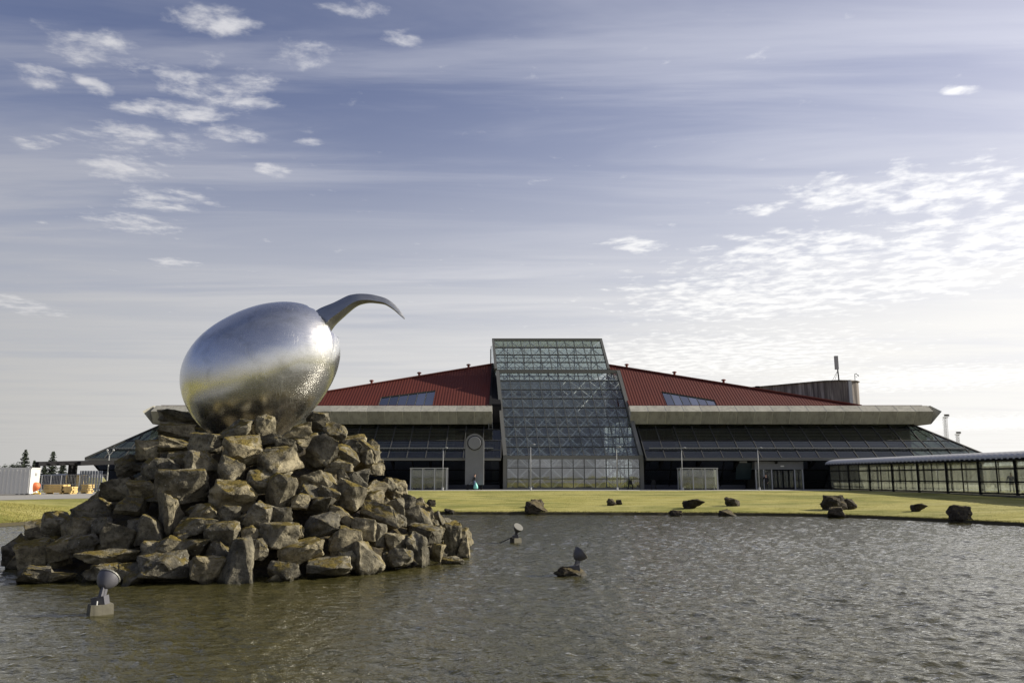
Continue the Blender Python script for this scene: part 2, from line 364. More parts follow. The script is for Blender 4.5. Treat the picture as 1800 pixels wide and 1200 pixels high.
# ------------------------------------------------------------------ object helpers
def tag(o, label=None, cat=None, group=None, kind=None):
    if label: o['label'] = label
    if cat: o['category'] = cat
    if group: o['group'] = group
    if kind: o['kind'] = kind
    return o
def empty(name, loc=(0, 0, 0), parent=None):
    o = bpy.data.objects.new(name, None); o.location = loc; o.empty_display_size = .2; col.objects.link(o)
    if parent: o.parent = parent
    return o
def wloc(o):
    v = Vector((0, 0, 0))
    while o: v += o.location; o = o.parent
    return v
def link(name, me, parent=None, loc=(0, 0, 0)):
    o = bpy.data.objects.new(name, me); o.location = loc; col.objects.link(o)
    if parent: o.parent = parent
    return o
class MB:
    """collects shapes in world coordinates; build() links them as one mesh object"""
    def __init__(s): s.v = []; s.f = []
    def add(s, vs_, fs):
        k = len(s.v); s.v += [tuple(x) for x in vs_]; s.f += [tuple(i + k for i in f) for f in fs]; return s
    def box(s, a, b):
        (x0, y0, z0), (x1, y1, z1) = a, b
        return s.hexa([(x0, y0, z0), (x1, y0, z0), (x1, y1, z0), (x0, y1, z0), (x0, y0, z1), (x1, y0, z1), (x1, y1, z1), (x0, y1, z1)])
    def hexa(s, p):
        return s.add(p, [(3, 2, 1, 0), (4, 5, 6, 7), (0, 1, 5, 4), (1, 2, 6, 5), (2, 3, 7, 6), (3, 0, 4, 7)])
    def bar(s, a, b, wd, ht=None, up=(0, 0, 1)):
        a, b = Vector(a), Vector(b); d = (b - a).normalized(); up = Vector(up)
        if abs(d.dot(up)) > .98: up = Vector((0, 1, 0))
        x = d.cross(up).normalized() * wd / 2; z = x.cross(d).normalized() * (ht or wd) / 2
        return s.hexa([a - x - z, a + x - z, b + x - z, b - x - z, a - x + z, a + x + z, b + x + z, b - x + z])
    def tube(s, a, b, r0, r1=None, n=8, caps=True):
        a, b = Vector(a), Vector(b); r1 = r0 if r1 is None else r1
        d = (b - a).normalized(); up = Vector((0, 0, 1)) if abs(d.z) < .95 else Vector((1, 0, 0))
        x = d.cross(up).normalized(); y = d.cross(x)
        vs_ = [c + (x * math.cos(k * 2 * math.pi / n) + y * math.sin(k * 2 * math.pi / n)) * r for c, r in ((a, r0), (b, r1)) for k in range(n)]
        fs = [(k, (k + 1) % n, n + (k + 1) % n, n + k) for k in range(n)]
        if caps: fs += [tuple(range(n - 1, -1, -1)), tuple(range(n, 2 * n))]
        return s.add(vs_, fs)
    def prism(s, poly, d):              # polygon (3-D points) pushed along d
        n = len(poly); d = Vector(d); p0 = [Vector(p) for p in poly]
        return s.add(p0 + [p + d for p in p0], [tuple(range(n - 1, -1, -1)), tuple(range(n, 2 * n))] + [(k, (k + 1) % n, n + (k + 1) % n, n + k) for k in range(n)])
    def lathe(s, c, axis, prof, n=16):   # profile [(distance along axis, radius)]
        c = Vector(c); d = Vector(axis).normalized(); up = Vector((0, 0, 1)) if abs(d.z) < .95 else Vector((1, 0, 0))
        x = d.cross(up).normalized(); y = d.cross(x); vs_ = []; fs = []
        for tt, r in prof:
            vs_ += [c + d * tt + (x * math.cos(k * 2 * math.pi / n) + y * math.sin(k * 2 * math.pi / n)) * r for k in range(n)]
        for j in range(len(prof) - 1):
            fs += [(j * n + k, j * n + (k + 1) % n, (j + 1) * n + (k + 1) % n, (j + 1) * n + k) for k in range(n)]
        fs += [tuple(range(n - 1, -1, -1)), tuple(range((len(prof) - 1) * n, len(prof) * n))]
        return s.add(vs_, fs)
    def build(s, name, mat, parent=None, smooth=False, fix=True, origin=None):
        me = bpy.data.meshes.new(name)
        off = wloc(parent) if parent else Vector((0, 0, 0))
        org = Vector(origin) if origin is not None else off
        me.from_pydata([Vector(v) - org for v in s.v], [], s.f)
        me.materials.append(M[mat] if isinstance(mat, str) else mat)
        if fix:
            bm = bmesh.new(); bm.from_mesh(me); bmesh.ops.recalc_face_normals(bm, faces=bm.faces); bm.to_mesh(me); bm.free()
        if smooth:
            for pl in me.polygons: pl.use_smooth = True
        me.update()
        return link(name, me, parent, org - off)
def panes(name, mat, parent, o0, eu, ev, nu, nv, gap=.03, thick=.02, skip=None):
    """nu x nv alike panes on the parallelogram o0 + a*eu + b*ev; they share one mesh"""
    eu, ev = Vector(eu) / nu, Vector(ev) / nv
    n = eu.cross(ev).normalized() * thick
    gu, gv = eu * (gap / eu.length), ev * (gap / ev.length)
    c = [gu + gv, eu - gu + gv, eu + ev - gu - gv, ev + gu - gv]
    mb = MB().hexa([x - n / 2 for x in c] + [x + n / 2 for x in c])
    first = None; off = wloc(parent)
    for j in range(nv):
        for i in range(nu):
            if skip and skip(i, j): continue
            loc = Vector(o0) + eu * i + ev * j - off
            if first is None:
                first = mb.build(name, mat); first.parent = parent; first.location = loc
            else: link(name, first.data, parent, loc)
def grid(mb, o0, eu, ev, nu, nv, wd, dp, us=None, vs_=None):
    o0, eu, ev = Vector(o0), Vector(eu), Vector(ev); n = eu.cross(ev)
    for i in range(nu + 1): mb.bar(o0 + eu * i / nu, o0 + eu * i / nu + ev, wd, dp, n)
    for j in range(nv + 1): mb.bar(o0 + ev * j / nv, o0 + ev * j / nv + eu, wd * .98, dp * .96, n)
    return mb

rng = random.Random(7)
# ------------------------------------------------------------------ setting: ground, pond, road, pavement
SHORE = [(-25.3, 40), (-23.8, 45), (-20, 48.6), (-15, 51), (-7.5, 53), (0, 52.9), (8, 52.3), (14, 51.6), (18.8, 50.0), (22.5, 45.8), (25.3, 40.2), (28.5, 32), (30, 20), (27, 8), (19, 4.5), (8, 3.6), (0, 3.4), (-9, 3.6), (-20, 5), (-28, 12), (-30, 22), (-28, 33)]
CEN = Vector((0, 26))
def catmull(pts, k):
    out = []; n = len(pts)
    for i in range(n):
        p0, p1, p2, p3 = (Vector(pts[(i + j - 1) % n]) for j in range(4))
        for s in range(k):
            tt = s / k
            out.append(.5 * ((2 * p1) + (p2 - p0) * tt + (2 * p0 - 5 * p1 + 4 * p2 - p3) * tt * tt + (3 * p1 - p0 - 3 * p2 + p3) * tt ** 3))
    return out
shore = catmull(SHORE, 14)
def lawn_width(p):
    return 8 + 20 * max(0, min(1, (p.x + 18) / 14)) if p.y > 20 else 4
def sm(tt): tt = max(0, min(1, tt)); return tt * tt * (3 - 2 * tt)
def lawn_z(d, D, p):
    if d <= 0: return -.5
    lip = .16
    k = min(1, d / D)
    return lip + (1.0 - lip) * (1 - (1 - k) ** 1.5) + .03 * mnoise.noise((p.x * .3, p.y * .3, 0)) * min(1, d) * (1 - sm((d - D + 3) / 3))
RING = [-.6, .0001, .05, .25, .6, 1, 1.5, 2.1, 2.8, 3.6, 4.5, 5.5, 6.6, 8, 9.6, 11.5, 13.5, 16, 19, 22, 25, 28, 31, 36, 60, 150, 500, 2500]
gv, gf = [], []
n = len(shore)
for d in RING:
    for i, s in enumerate(shore):
        r = (s - CEN); dd = d + (.10 * mnoise.noise((s.x * 1.1, s.y * 1.1, 3)) + .05 * mnoise.noise((s.x * 4, s.y * 4, 1)) if d < 2 else 0)
        p = s + r.normalized() * dd
        gv.append((p.x, p.y, lawn_z(d, lawn_width(s), p) if d > .01 else (-.5 if d < 0 else -.08)))
for j in range(len(RING) - 1):
    for i in range(n): gf.append((j * n + i, j * n + (i + 1) % n, (j + 1) * n + (i + 1) % n, (j + 1) * n + i))
g = MB(); g.v, g.f = gv, gf
gob = g.build('ground', 'lawn', None, True); tag(gob, kind='structure'); gob.data.materials.append(M['mud'])
for k in range(2 * n): gob.data.polygons[k].material_index = 1
# pond: a sheet whose wind waves are real relief, meshed finer where it is looked at closely
nr_ = np.random.default_rng(4)
rowsY = [3.45]
while rowsY[-1] < 54: rowsY.append(rowsY[-1] + .05 * (max(rowsY[-1], 8) / 10) ** .6)
rowsY = np.array(rowsY); NC = 820
tanx = np.linspace(-.80, .80, NC)
GX = (rowsY[:, None] + 2) * tanx[None, :]; GY = np.repeat(rowsY[:, None], NC, 1)
cell = np.maximum(np.gradient(rowsY)[:, None], (rowsY[:, None] + 2) * (tanx[1] - tanx[0]))
lowf = np.zeros_like(GX)
for k in range(14):
    a = nr_.uniform(0, 2 * np.pi); kk = 2 * np.pi / nr_.uniform(3.5, 16); lowf += np.sin((GX * np.cos(a) * .6 + GY * np.sin(a)) * kk + nr_.uniform(0, 6.3))
gust = np.clip(.95 + .09 * lowf / math.sqrt(7), .7, 1.2)
lee = np.exp(-(((GX + 8.5) / 8.0) ** 2 + ((GY - 17.5) / 4.0) ** 2)); gust = gust * (1 - .45 * lee)   # sheltered by the mound
HZ = np.zeros_like(GX); DX = np.zeros_like(GX); DY = np.zeros_like(GX); NW = 84; RMS = .20
for k in range(NW):
    lam = .10 * (.62 / .10) ** ((k + nr_.random()) / NW); kk = 2 * np.pi / lam
    a = R(248) + nr_.normal(0, R(38)); cx_, sy_ = math.cos(a), math.sin(a)
    fade = np.clip((lam / cell - 1.4) / 1.2, 0, 1)
    if fade.max() <= 0: continue
    A = RMS * math.sqrt(2 / NW) / kk * fade * gust; ph = (GX * cx_ + GY * sy_) * kk + nr_.uniform(0, 6.3)
    HZ += A * np.cos(ph); DX -= cx_ * A * .8 * np.sin(ph); DY -= sy_ * A * .8 * np.sin(ph)
co = np.stack([GX + DX, GY + DY, HZ], -1).reshape(-1, 3).astype(np.float32)
NRow = len(rowsY); idx = np.arange(NRow * NC).reshape(NRow, NC)
quads = np.stack([idx[:-1, :-1], idx[:-1, 1:], idx[1:, 1:], idx[1:, :-1]], -1).reshape(-1, 4).astype(np.int32)
wm = bpy.data.meshes.new('pond_water'); nq = len(quads)
wm.vertices.add(len(co)); wm.vertices.foreach_set('co', co.ravel())
wm.loops.add(nq * 4); wm.loops.foreach_set('vertex_index', quads.ravel())
wm.polygons.add(nq); wm.polygons.foreach_set('loop_start', np.arange(0, nq * 4, 4, dtype=np.int32))
try: wm.polygons.foreach_set('loop_total', np.full(nq, 4, dtype=np.int32))
except Exception: pass
wm.polygons.foreach_set('use_smooth', np.ones(nq, dtype=bool)); wm.update(calc_edges=True); wm.materials.append(M['water'])
tag(link('pond_water', wm), kind='structure')
tag(MB().box((-70, 84.6, .85), (62, 101, 1.008)).build('pavement', 'pavement'), kind='structure')
rd = MB(); rs = [p for p in shore if p.x < -13 and p.y > 30]; rs.sort(key=lambda p: math.atan2(p.x, p.y - 26))
for p in rs:
    o_ = (p - CEN).normalized()
    for d in (8.7, 11, 16, 34): rd.v.append((*(p + o_ * d), 1.016))
for k in range(len(rs) - 1): rd.f += [(k * 4 + a, k * 4 + a + 1, k * 4 + a + 5, k * 4 + a + 4) for a in range(3)]
tag(rd.build('road', 'road'), kind='structure')
tag(MB().add([(-160, -9, 1.010), (160, -9, 1.010), (160, -190, 1.010), (-160, -190, 1.010)], [(0, 1, 2, 3)]).build('car_park_surface', 'road'), kind='structure')  # unseen grey ground behind the camera, added for the tower base to reflect
tag(MB().add([(62.01, 60, 1.010), (62.01, 175, 1.010), (150, 175, 1.010), (150, 60, 1.010)], [(0, 1, 2, 3)]).build('car_park_surface', 'road'), kind='structure')

# grass blades over the lawn in view: nobody could count them
gb = MB(); cnt = 0
ns = len(shore)
while cnt < 70000:
    i = rng.randrange(ns); s = shore[i]
    if s.y < 36: continue
    D = lawn_width(s)
    d = D * 1.05 * rng.random() ** (1.5 if D > 12 else 1) + .02
    if rng.random() < .12: d = .03 + rng.random() * .25
    s2 = shore[(i + 1) % ns]; s = s.lerp(s2, rng.random())
    p = s + (s - CEN).normalized() * d
    if p.y > 84 or (p.x < -20 and p.y > 47.3): continue
    z = lawn_z(d, D, p) - .015; hh = rng.uniform(.02, .05) * (2.2 if D < 12 or d < .3 else 1); ww = rng.uniform(.006, .015); a = rng.uniform(0, math.pi)
    lx, ly = rng.gauss(0, .03), rng.gauss(0, .03)
    k = len(gb.v); gb.v += [(p.x - ww * math.cos(a), p.y - ww * math.sin(a), z), (p.x + ww * math.cos(a), p.y + ww * math.sin(a), z), (p.x + lx, p.y + ly, z + hh)]; gb.f.append((k, k + 1, k + 2)); cnt += 1
tag(gb.build('grass', 'grass_blade', None, fix=False), 'short straw coloured grass on the bank round the pond', 'grass', kind='stuff')

# ------------------------------------------------------------------ terminal building
T = empty('terminal_building', (6, 95, 1.0))
tag(T, 'long airport terminal with sloping glass tower, red ribbed roofs and concrete parapet', 'building')
ZG = 1.0
# --- central glass tower: vertical base, lower slope, upper slope; the plan is skewed as it recedes
A0, A1 = Vector((-.59, 92.3, 4.62)), Vector((14.6, 92.3, 4.62))
B0, B1 = Vector((-1.64, 102.4, 15.72)), Vector((13.55, 102.4, 15.72))
C0, C1 = Vector((-1.95, 102.75, 16.1)), Vector((12.42, 102.75, 16.1))
D0, D1 = Vector((-2.42, 106.9, 20.7)), Vector((11.95, 106.9, 20.7))
skew = (B0 - A0); SK = skew.x / skew.y
def back(p, Y): return Vector((p.x + SK * (Y - p.y), Y, p.z))
fr_ = MB()
grid(fr_, A0 - Vector((0, 0, 3.62)), A1 - A0, (0, 0, 3.62), 12, 3, .09, .16)
grid(fr_, A0, A1 - A0, B0 - A0, 12, 9, .09, .16)
grid(fr_, C0, C1 - C0, D0 - C0, 12, 4, .085, .16)
tower = fr_.build('glass_tower', 'mullion', T)
panes('pane', 'base_glass', tower, A0 - Vector((0, 0, 3.62)), A1 - A0, (0, 0, 3.62), 12, 3, .05)
panes('pane', 'tower_glass', tower, A0, A1 - A0, B0 - A0, 12, 9, .05)
panes('pane', 'tower_glass', tower, C0, C1 - C0, D0 - C0, 12, 4, .05)
ef = MB()                                                   # broad edge members round the slopes
for a, b_ in ((A0, B0), (A1, B1)):
    o_ = Vector((-.22 if a is A0 else .22, -.05, .05)); ef.bar(a + o_, b_ + o_, .42, .55, (0, -.74, .67))
    ef.bar(Vector((a.x + o_.x, 92.25, ZG)), Vector((a.x + o_.x, 92.25, 4.6)), .42, .5, (0, 1, 0))
for a, b_ in ((C0, D0), (C1, D1)):
    o_ = Vector((-.15 if a is C0 else .15, -.03, .03)); ef.bar(a + o_, b_ + o_, .30, .45, (0, -.74, .67))
ef.bar(A0 + Vector((-.4, -.06, 0)), A1 + Vector((.4, -.06, 0)), .38, .40, (0, 0, 1))
ef.bar(B0 + Vector((-.4, -.04, .12)), B1 + Vector((.4, -.04, .12)), .34, .42, (0, 0, 1))
ef.bar(D0 + Vector((-.3, 0, .1)), D1 + Vector((.3, 0, .1)), .36, .34, (0, 0, 1))
ef.bar(A0 + Vector((-.3, -.03, -3.52)), A1 + Vector((.3, -.03, -3.52)), .2, .22)
ef.build('edge_frame', 'edge_frame', tower)
# flank walls and back
YB = 113.0
def flank(a, b_, c, d, dx, nm):
    mb = MB()
    pts = [Vector((a.x, a.y + .35, ZG)), a + Vector((0, .4, -.1)), b_ + Vector((0, .5, -.3)), Vector((b_.x, b_.y + .5, b_.z - .3)) , back(b_, YB) * 1.0, Vector((back(a, YB).x, YB, ZG))]
    pts = [pts[0], pts[1], pts[2], pts[4], pts[5]]
    mb.prism([p + Vector((dx, 0, 0)) for p in pts], (.12 if dx < 0 else -.12, 0, 0))
    return mb.build(nm, 'dark_metal' if dx < 0 else 'tower_glass', T)
flank(A0, B0, C0, D0, -.12, 'flank_wall'); flank(A1, B1, C1, D1, .12, 'flank_glazing')
fb = MB()
for k in range(9):
    Yk = 93.4 + 2.1 * k; zt_k = min(15.3, 4.62 + (Yk - 92.3) * 1.099 - .2); xk = A1.x + SK * (Yk - 92.3) + .05
    fb.bar((xk, Yk, ZG), (xk, Yk, zt_k), .12, .12)
for z in (4.6, 7.4, 10.2, 13.0): fb.bar(A1 + Vector((SK * max(0, (z - 4.62) / 1.099) + .05, max(0, (z - 4.62) / 1.099) + .4, z - 4.62)), (A1.x + SK * 20.5, 112.8, z), .12, .12)
fb.build('flank_bars', 'mullion', T)
ug = MB()                                                   # glazed flanks and back of the upper slope
for c_, d_, dx in ((C0, D0, -.02), (C1, D1, .02)):
    bk = back(d_, YB)
    ug.prism([c_ + Vector((dx, .25, -.2)), d_ + Vector((dx, .25, -.15)), Vector((bk.x + dx, YB, d_.z - .15)), Vector((bk.x + dx, YB, c_.z - .2))], (.02, 0, 0))
bl, br = back(D0, YB), back(D1, YB)
ug.prism([Vector((bl.x, YB, 15.8)), Vector((br.x, YB, 15.8)), Vector((br.x, YB, 20.5)), Vector((bl.x, YB, 20.5))], (0, .02, 0))
ug.build('rear_glazing', 'tower_glass', tower)
rfg = MB(); rfg.hexa([D0 + Vector((0, .2, -.1)), D1 + Vector((0, .2, -.1)), br + Vector((0, .1, -.1)), bl + Vector((0, .1, -.1)), D0 + Vector((0, .2, .05)), D1 + Vector((0, .2, .05)), br + Vector((0, .1, .05)), bl + Vector((0, .1, .05))])
rfg.build('roof_glazing', 'tower_glass', tower)
rf = MB(); rf.bar(bl + Vector((0, 0, .05)), br + Vector((0, 0, .05)), .3, .3)
for k in range(7):
    p = bl.lerp(br, k / 6); rf.bar((p.x, YB - .1, 15.8), (p.x, YB - .1, 20.5), .14, .14)
for z in (16.6, 17.8, 19.2): rf.bar((bl.x, YB - .12, z), (br.x, YB - .12, z), .12, .12)
rf.build('tower_roof', 'mullion', tower)
# white space frame behind the panes
tf = MB()
def lattice(o0, eu, ev, nu, nv, inset, r=.045, double=True):
    o0, eu, ev = Vector(o0), Vector(eu) / nu, Vector(ev) / nv
    nn = eu.cross(ev).normalized(); nn = nn if nn.y > 0 else -nn
    for j in range(nv):
        for i in range(nu):
            if (i + j) % 2 == 0: a, b_ = o0 + eu * i + ev * j, o0 + eu * (i + 1) + ev * (j + 1)
            else: a, b_ = o0 + eu * (i + 1) + ev * j, o0 + eu * i + ev * (j + 1)
            tf.tube(a + nn * inset, b_ + nn * inset, r, r, 5, False)
            if double: tf.tube(a + nn * (inset + .9) + eu * .0, b_ + nn * (inset + .9), r * .8, r * .8, 5, False)
    for j in range(nv + 1):
        tf.tube(o0 + ev * j + nn * (inset + .9), o0 + ev * j + eu * nu + nn * (inset + .9), r * .7, r * .7, 4, False)
    for j in range(0, nv + 1):
        for i in range(0, nu + 1):
            if (i + j) % 2 == 0: tf.tube(o0 + eu * i + ev * j + nn * inset, o0 + eu * (i + .5) + ev * (j + .3) + nn * (inset + .9), r * .7, r * .7, 4, False)
lattice(A0 - Vector((0, 0, 3.62)), A1 - A0, (0, 0, 3.62), 12, 3, .35, .09)
lattice(A0, A1 - A0, B0 - A0, 12, 9, .35, .09)
lattice(C0, C1 - C0, D0 - C0, 12, 4, .35, .06)
for x0, x1 in ((A1, B1), (A0, B0)):                          # the flank trusses seen through the right edge
    for k in range(9):
        for dpt in (1.2, 2.6, 4.2):
            p = x0.lerp(x1, k / 9); q_ = x0.lerp(x1, (k + 1) / 9); ins = -.5 if x0 is A1 else .5
            a, b_ = (p, q_) if k % 2 else (q_, p)
            tf.tube(a + Vector((ins, dpt - .8, -.3)), b_ + Vector((ins, dpt + .8, -.3)), .05, .05, 5, False)
tag(tf.build('space_frame', 'white_tube', tower, fix=False), kind='stuff')
it = MB()
it.box((-2.3, 109.5, ZG), (12.6, 109.8, 15.4))
it.build('tower_core', 'core_wall', T)
fl = MB()
fl.box((-.6, 96.6, 5.0), (13.6, 107.4, 5.3)); fl.box((-1.2, 100.6, 9.2), (13.4, 107.4, 9.5)); fl.box((-1.6, 104.4, 13.2), (13.0, 107.4, 13.5))
fl.box((-.4, 92.7, ZG), (14.3, 107.4, ZG + .03))
for z, y in ((5.3, 96.7), (9.5, 100.7), (13.5, 104.5)):
    fl.box((-.6, y, z + .95), (13.4, y + .05, z + 1.05))
    for k in range(15): fl.box((-.5 + k, y, z), (-.46 + k, y + .04, z + .95))
fl.build('gallery_floor', 'interior_floor', T)

# --- concrete parapet band: individual cast panels with recessed joints
MOD = 2.156
def fascia(x0, x1, nm, endL, endR):
    par = MB()
    par.prism([Vector((x0 + .06, y, z)) for y, z in [(96.13, 8.70), (95.235, 10.115), (96.52, 10.90), (100, 10.86), (100, 8.70)]], (x1 - x0 - .12, 0, 0))
    par = par.build(nm, 'concrete_joint', T)
    npan = max(1, round((x1 - x0) / MOD)); wdt = (x1 - x0) / npan
    prof = [(96.1, 8.66), (95.2, 10.12), (96.5, 10.92), (96.62, 10.93), (95.40, 10.12), (96.25, 8.66)]
    mb = MB(); g_ = .04
    mb.prism([Vector((g_, y, z)) for y, z in prof], (wdt - 2 * g_, 0, 0))
    first = None; off = wloc(par)
    for i in range(npan):
        loc = Vector((x0 + wdt * i, 0, 0)) - off
        if first is None: first = mb.build('concrete_panel', 'concrete'); first.parent = par; first.location = loc; first.data.transform(Matrix.Identity(4))
        else: link('concrete_panel', first.data, par, loc)
    # returns that run back at the outer ends
    for x, s in ((x0, -1), (x1, 1)):
        if (s < 0 and endL) or (s > 0 and endR):
            rb = MB(); X = lambda d: x + s * d
            rb.add([(X(.02), 96.1, 8.66), (X(.95), 95.2, 10.12), (X(.3), 96.5, 10.92), (X(.02), 118, 8.66), (X(.95), 118, 10.12), (X(.3), 118, 10.92), (X(.02), 96.5, 9.6), (X(.02), 118, 9.6)],
                   [(0, 1, 4, 3), (1, 2, 5, 4), (0, 6, 2, 1), (3, 4, 5, 7), (2, 6, 7, 5), (0, 3, 7, 6)])
            rb.build('parapet_return', 'concrete', par)
    return par
XL_T, XR_T = -2.35, 14.15                                    # the band stops at the tower flanks
fascia(-43.2, XL_T - .0, 'parapet', True, False)
fascia(XR_T, 50.4, 'parapet', False, True)
tr_ = MB(); tr_.box((XR_T, 96.62, 10.90), (49.8, 97.2, 10.99)); tr_.box((-42.6, 96.62, 10.90), (XL_T - .2, 97.2, 10.99)); tr_.build('red_flashing', 'red_trim', T)
lid = MB(); lid.box((-42.8, 97.2, 10.4), (-2.7, 119, 10.80)); lid.box((14.25, 97.2, 10.4), (50, 119, 10.80)); lid.build('roof_deck', 'soffit', T)

# --- red ribbed roofs with a long window each
def roof(ax, az, ex, wx0, wx1, wt0, wt1, nm, sgn):
    """ridge from (ax,108,az) by the tower down to (ex,97,10.9); window between wx0..wx1 whose top falls from wt0 to wt1 (Y on the plane)"""
    Y0, Y1, Z0 = 97.0, 108.0, 10.92
    sl_ = (az - Z0) / (Y1 - Y0)
    nrm = Vector((0, -sl_, 1)).normalized()
    def P(X, Y, lift=0): return Vector((X, Y, Z0 + (Y - Y0) * sl_)) + nrm * lift
    def ridge(X): return Y1 - (Y1 - Y0) * (X - ax) / (ex - ax)
    xs = []; X = ax - 1.6 * sgn if sgn > 0 else ax; step_ = .0875
    Xs = min(ax, ex); Xe = max(ax, ex); cols_ = []
    k = 0; X = Xs
    while X <= Xe:
        cols_.append((X, (0, .020, .020, 0)[k % 4])); X += step_; k += 1
    mb = MB()
    for (xa, la), (xb, lb) in zip(cols_, cols_[1:]):
        def lo(x): return Y0
        ra, rb_ = max(Y0, min(Y1, ridge(xa))), max(Y0, min(Y1, ridge(xb)))
        inw = wx0 <= (xa + xb) / 2 <= wx1
        def wt(x): return wt0 + (wt1 - wt0) * (x - wx0) / (wx1 - wx0)
        fl_ = lambda x: max(Y0, 92.3 + (x - 14.80) / SK) if sgn > 0 else Y0
        sa, sb = (wt(xa), wt(xb)) if inw else (fl_(xa), fl_(xb))
        if ra <= sa + .02 and rb_ <= sb + .02: continue
        mb.add([P(xa, sa, la), P(xb, sb, lb), P(xb, max(rb_, sb), lb), P(xa, max(ra, sa), la)], [(0, 1, 2, 3)])
    # rear slope and gable
    mb.add([P(ax, Y1, 0), P(ex, Y0, 0), Vector((ax, 119, Z0))], [(0, 1, 2)])
    mb.add([P(ax, Y0, 0), P(ax, Y1, 0), Vector((ax, 119, Z0))], [(0, 1, 2)])
    ro = mb.build(nm, 'red_roof', T, fix=False)
    cap = MB(); cap.bar(P(ax, Y1, .08), P(ex, Y0, .08), .35, .14); cap.build('ridge_cap', 'red_trim', ro)
    if sgn < 0: MB().bar(P(ax, Y0, .06), P(ax, Y1, .06), .25, .2).build('verge_trim', 'dark_metal', ro)
    # window: recessed frame with six panes
    wf = MB(); dpth = -.10
    q = [P(wx0, Y0 + .05, dpth), P(wx1, Y0 + .05, dpth), P(wx1, wt1 - .02, dpth), P(wx0, wt0 - .02, dpth)]
    t4 = [P(wx0, Y0 + .02, .04), P(wx1, Y0 + .02, .04), P(wx1, wt1, .04), P(wx0, wt0, .04)]
    for a in range(4): wf.add([q[a], q[(a + 1) % 4], t4[(a + 1) % 4], t4[a]], [(0, 1, 2, 3)])
    for k in range(7):
        f_ = k / 6; wf.bar(q[0].lerp(q[1], f_) + nrm * .05, q[3].lerp(q[2], f_) + nrm * .05, .05, .06, nrm)
    wn = wf.build('roof_window', 'mullion', T, fix=False)
    mbk = MB(); mbk.add([x - nrm * .6 for x in q], [(0, 1, 2, 3)]); mbk.build('blind', 'blind_blue', wn, fix=False)
    for k in range(6):
        f0, f1 = k / 6 + .01, (k + 1) / 6 - .01
        pb = MB(); pb.prism([q[0].lerp(q[1], f0), q[0].lerp(q[1], f1), q[3].lerp(q[2], f1), q[3].lerp(q[2], f0)], nrm * .02)
        pb.build('pane', 'roof_glass', wn)
    return P, ridge
def yplane(x, y, az):                                         # Y on the roof plane where pixel (x, y) meets it
    d = ray(x, y); s_ = (az - 10.92) / 11.0
    k = (10.92 - 97 * s_ - CAM_Z) / (d.z - d.y * s_)
    return d.y * k, d.x * k
y0, x0 = yplane(1163, 688, 17.5); y1, x1 = yplane(1255, 703, 17.5)
P_r, rd_r = roof(13.1, 17.5, 42.6, x0, x1, y0, y1, 'red_roof', 1)
y0, x0 = yplane(670, 698, 17.6); y1, x1 = yplane(766, 686, 17.6)
P_l, rd_l = roof(-2.65, 17.6, -33.0, x0, x1, y0, y1, 'red_roof', -1)
# infill between right roof and tower flank
dg = MB(); dg.hexa([Vector(p) for p in [(-2.55, 97.1, 5), (-1.3, 97.1, 5), (-2.45, 108, 5), (-2.6, 108, 5), (-2.55, 97.1, 10.9), (-1.3, 97.1, 10.9), (-2.45, 108, 10.9), (-2.6, 108, 10.9)]]); dg.hexa([Vector(p) for p in [(-2.6, 97.3, 10.91), (-1.32, 97.3, 10.91), (-2.46, 108.2, 10.91), (-2.6, 108.2, 10.91), (-2.6, 97.3, 11.2), (-1.32, 97.3, 11.2), (-2.46, 108.2, 17.55), (-2.6, 108.2, 17.55)]]); dg.build('dark_valley', 'dark_metal', T)
for P_, rdg, lst in ((P_l, rd_l, (652, 737, 823)), (P_r, rd_r, (1102, 1186, 1273))):
    for px in lst:
        lo, hi = (-33, 42)
        best = min((abs(900 + FPX * P_(X / 10, rdg(X / 10)).x / (P_(X / 10, rdg(X / 10)).y * CP + (P_(X / 10, rdg(X / 10)).z - CAM_Z) * SP) - px), X / 10) for X in range(lo * 10, hi * 10))[1]
        p = P_(best, rdg(best))
        MB().tube(p + Vector((0, .3, -.2)), p + Vector((0, .3, .45)), .16, .16, 8).lathe(p + Vector((0, .3, .42)), (0, 0, 1), [(0, .16), (.03, .30), (.14, .30), (.22, .12)], 10).build('roof_vent', 'red_trim', T)

# --- stained concrete plant-room drum behind the right roof
dr = [(35.5, 121.5), (44.2, 112.2), (46, 111.6), (47.6, 111.7), (48.8, 112.3), (49.6, 113.4), (49.8, 115), (49.8, 121)]
db = MB(); db.prism([Vector((x, y, 10.2)) for x, y in dr], (0, 0, 5.55)); drum = db.build('plant_room_drum', 'stained_concrete', T)
cp = MB()
for (xa, ya), (xb, yb) in zip(dr, dr[1:]): cp.bar((xa, ya - .05, 15.8), (xb, yb - .05, 15.8), .35, .12)
cp.build('coping', 'stained_concrete', drum)
MB().box((47.3, 111.35, 10.3), (47.75, 111.62, 15.7)).build('downpipe', 'light_post', drum)
p = at(1475, 668, 113)
am = MB(); am.tube(p + Vector((0, 0, -.6)), p + Vector((-.1, 0, 1.6)), .10, .09, 8); am.build('mast', 'dark_metal', drum)
am = MB(); am.box(p + Vector((-.42, -.15, 1.55)), p + Vector((.02, .25, 3.5))); am.build('aerial_panel', 'aerial', drum)
am = MB(); am.tube(p + Vector((-.1, 0, 1.4)), p + Vector((-.85, .2, .02)), .025, .025, 5); am.tube(p + Vector((-.1, 0, 1.3)), p + Vector((-.25, 1, .02)), .025, .025, 5); am.build('guy_wire', 'dark_metal', drum)
p = at(1503, 668, 113.5)
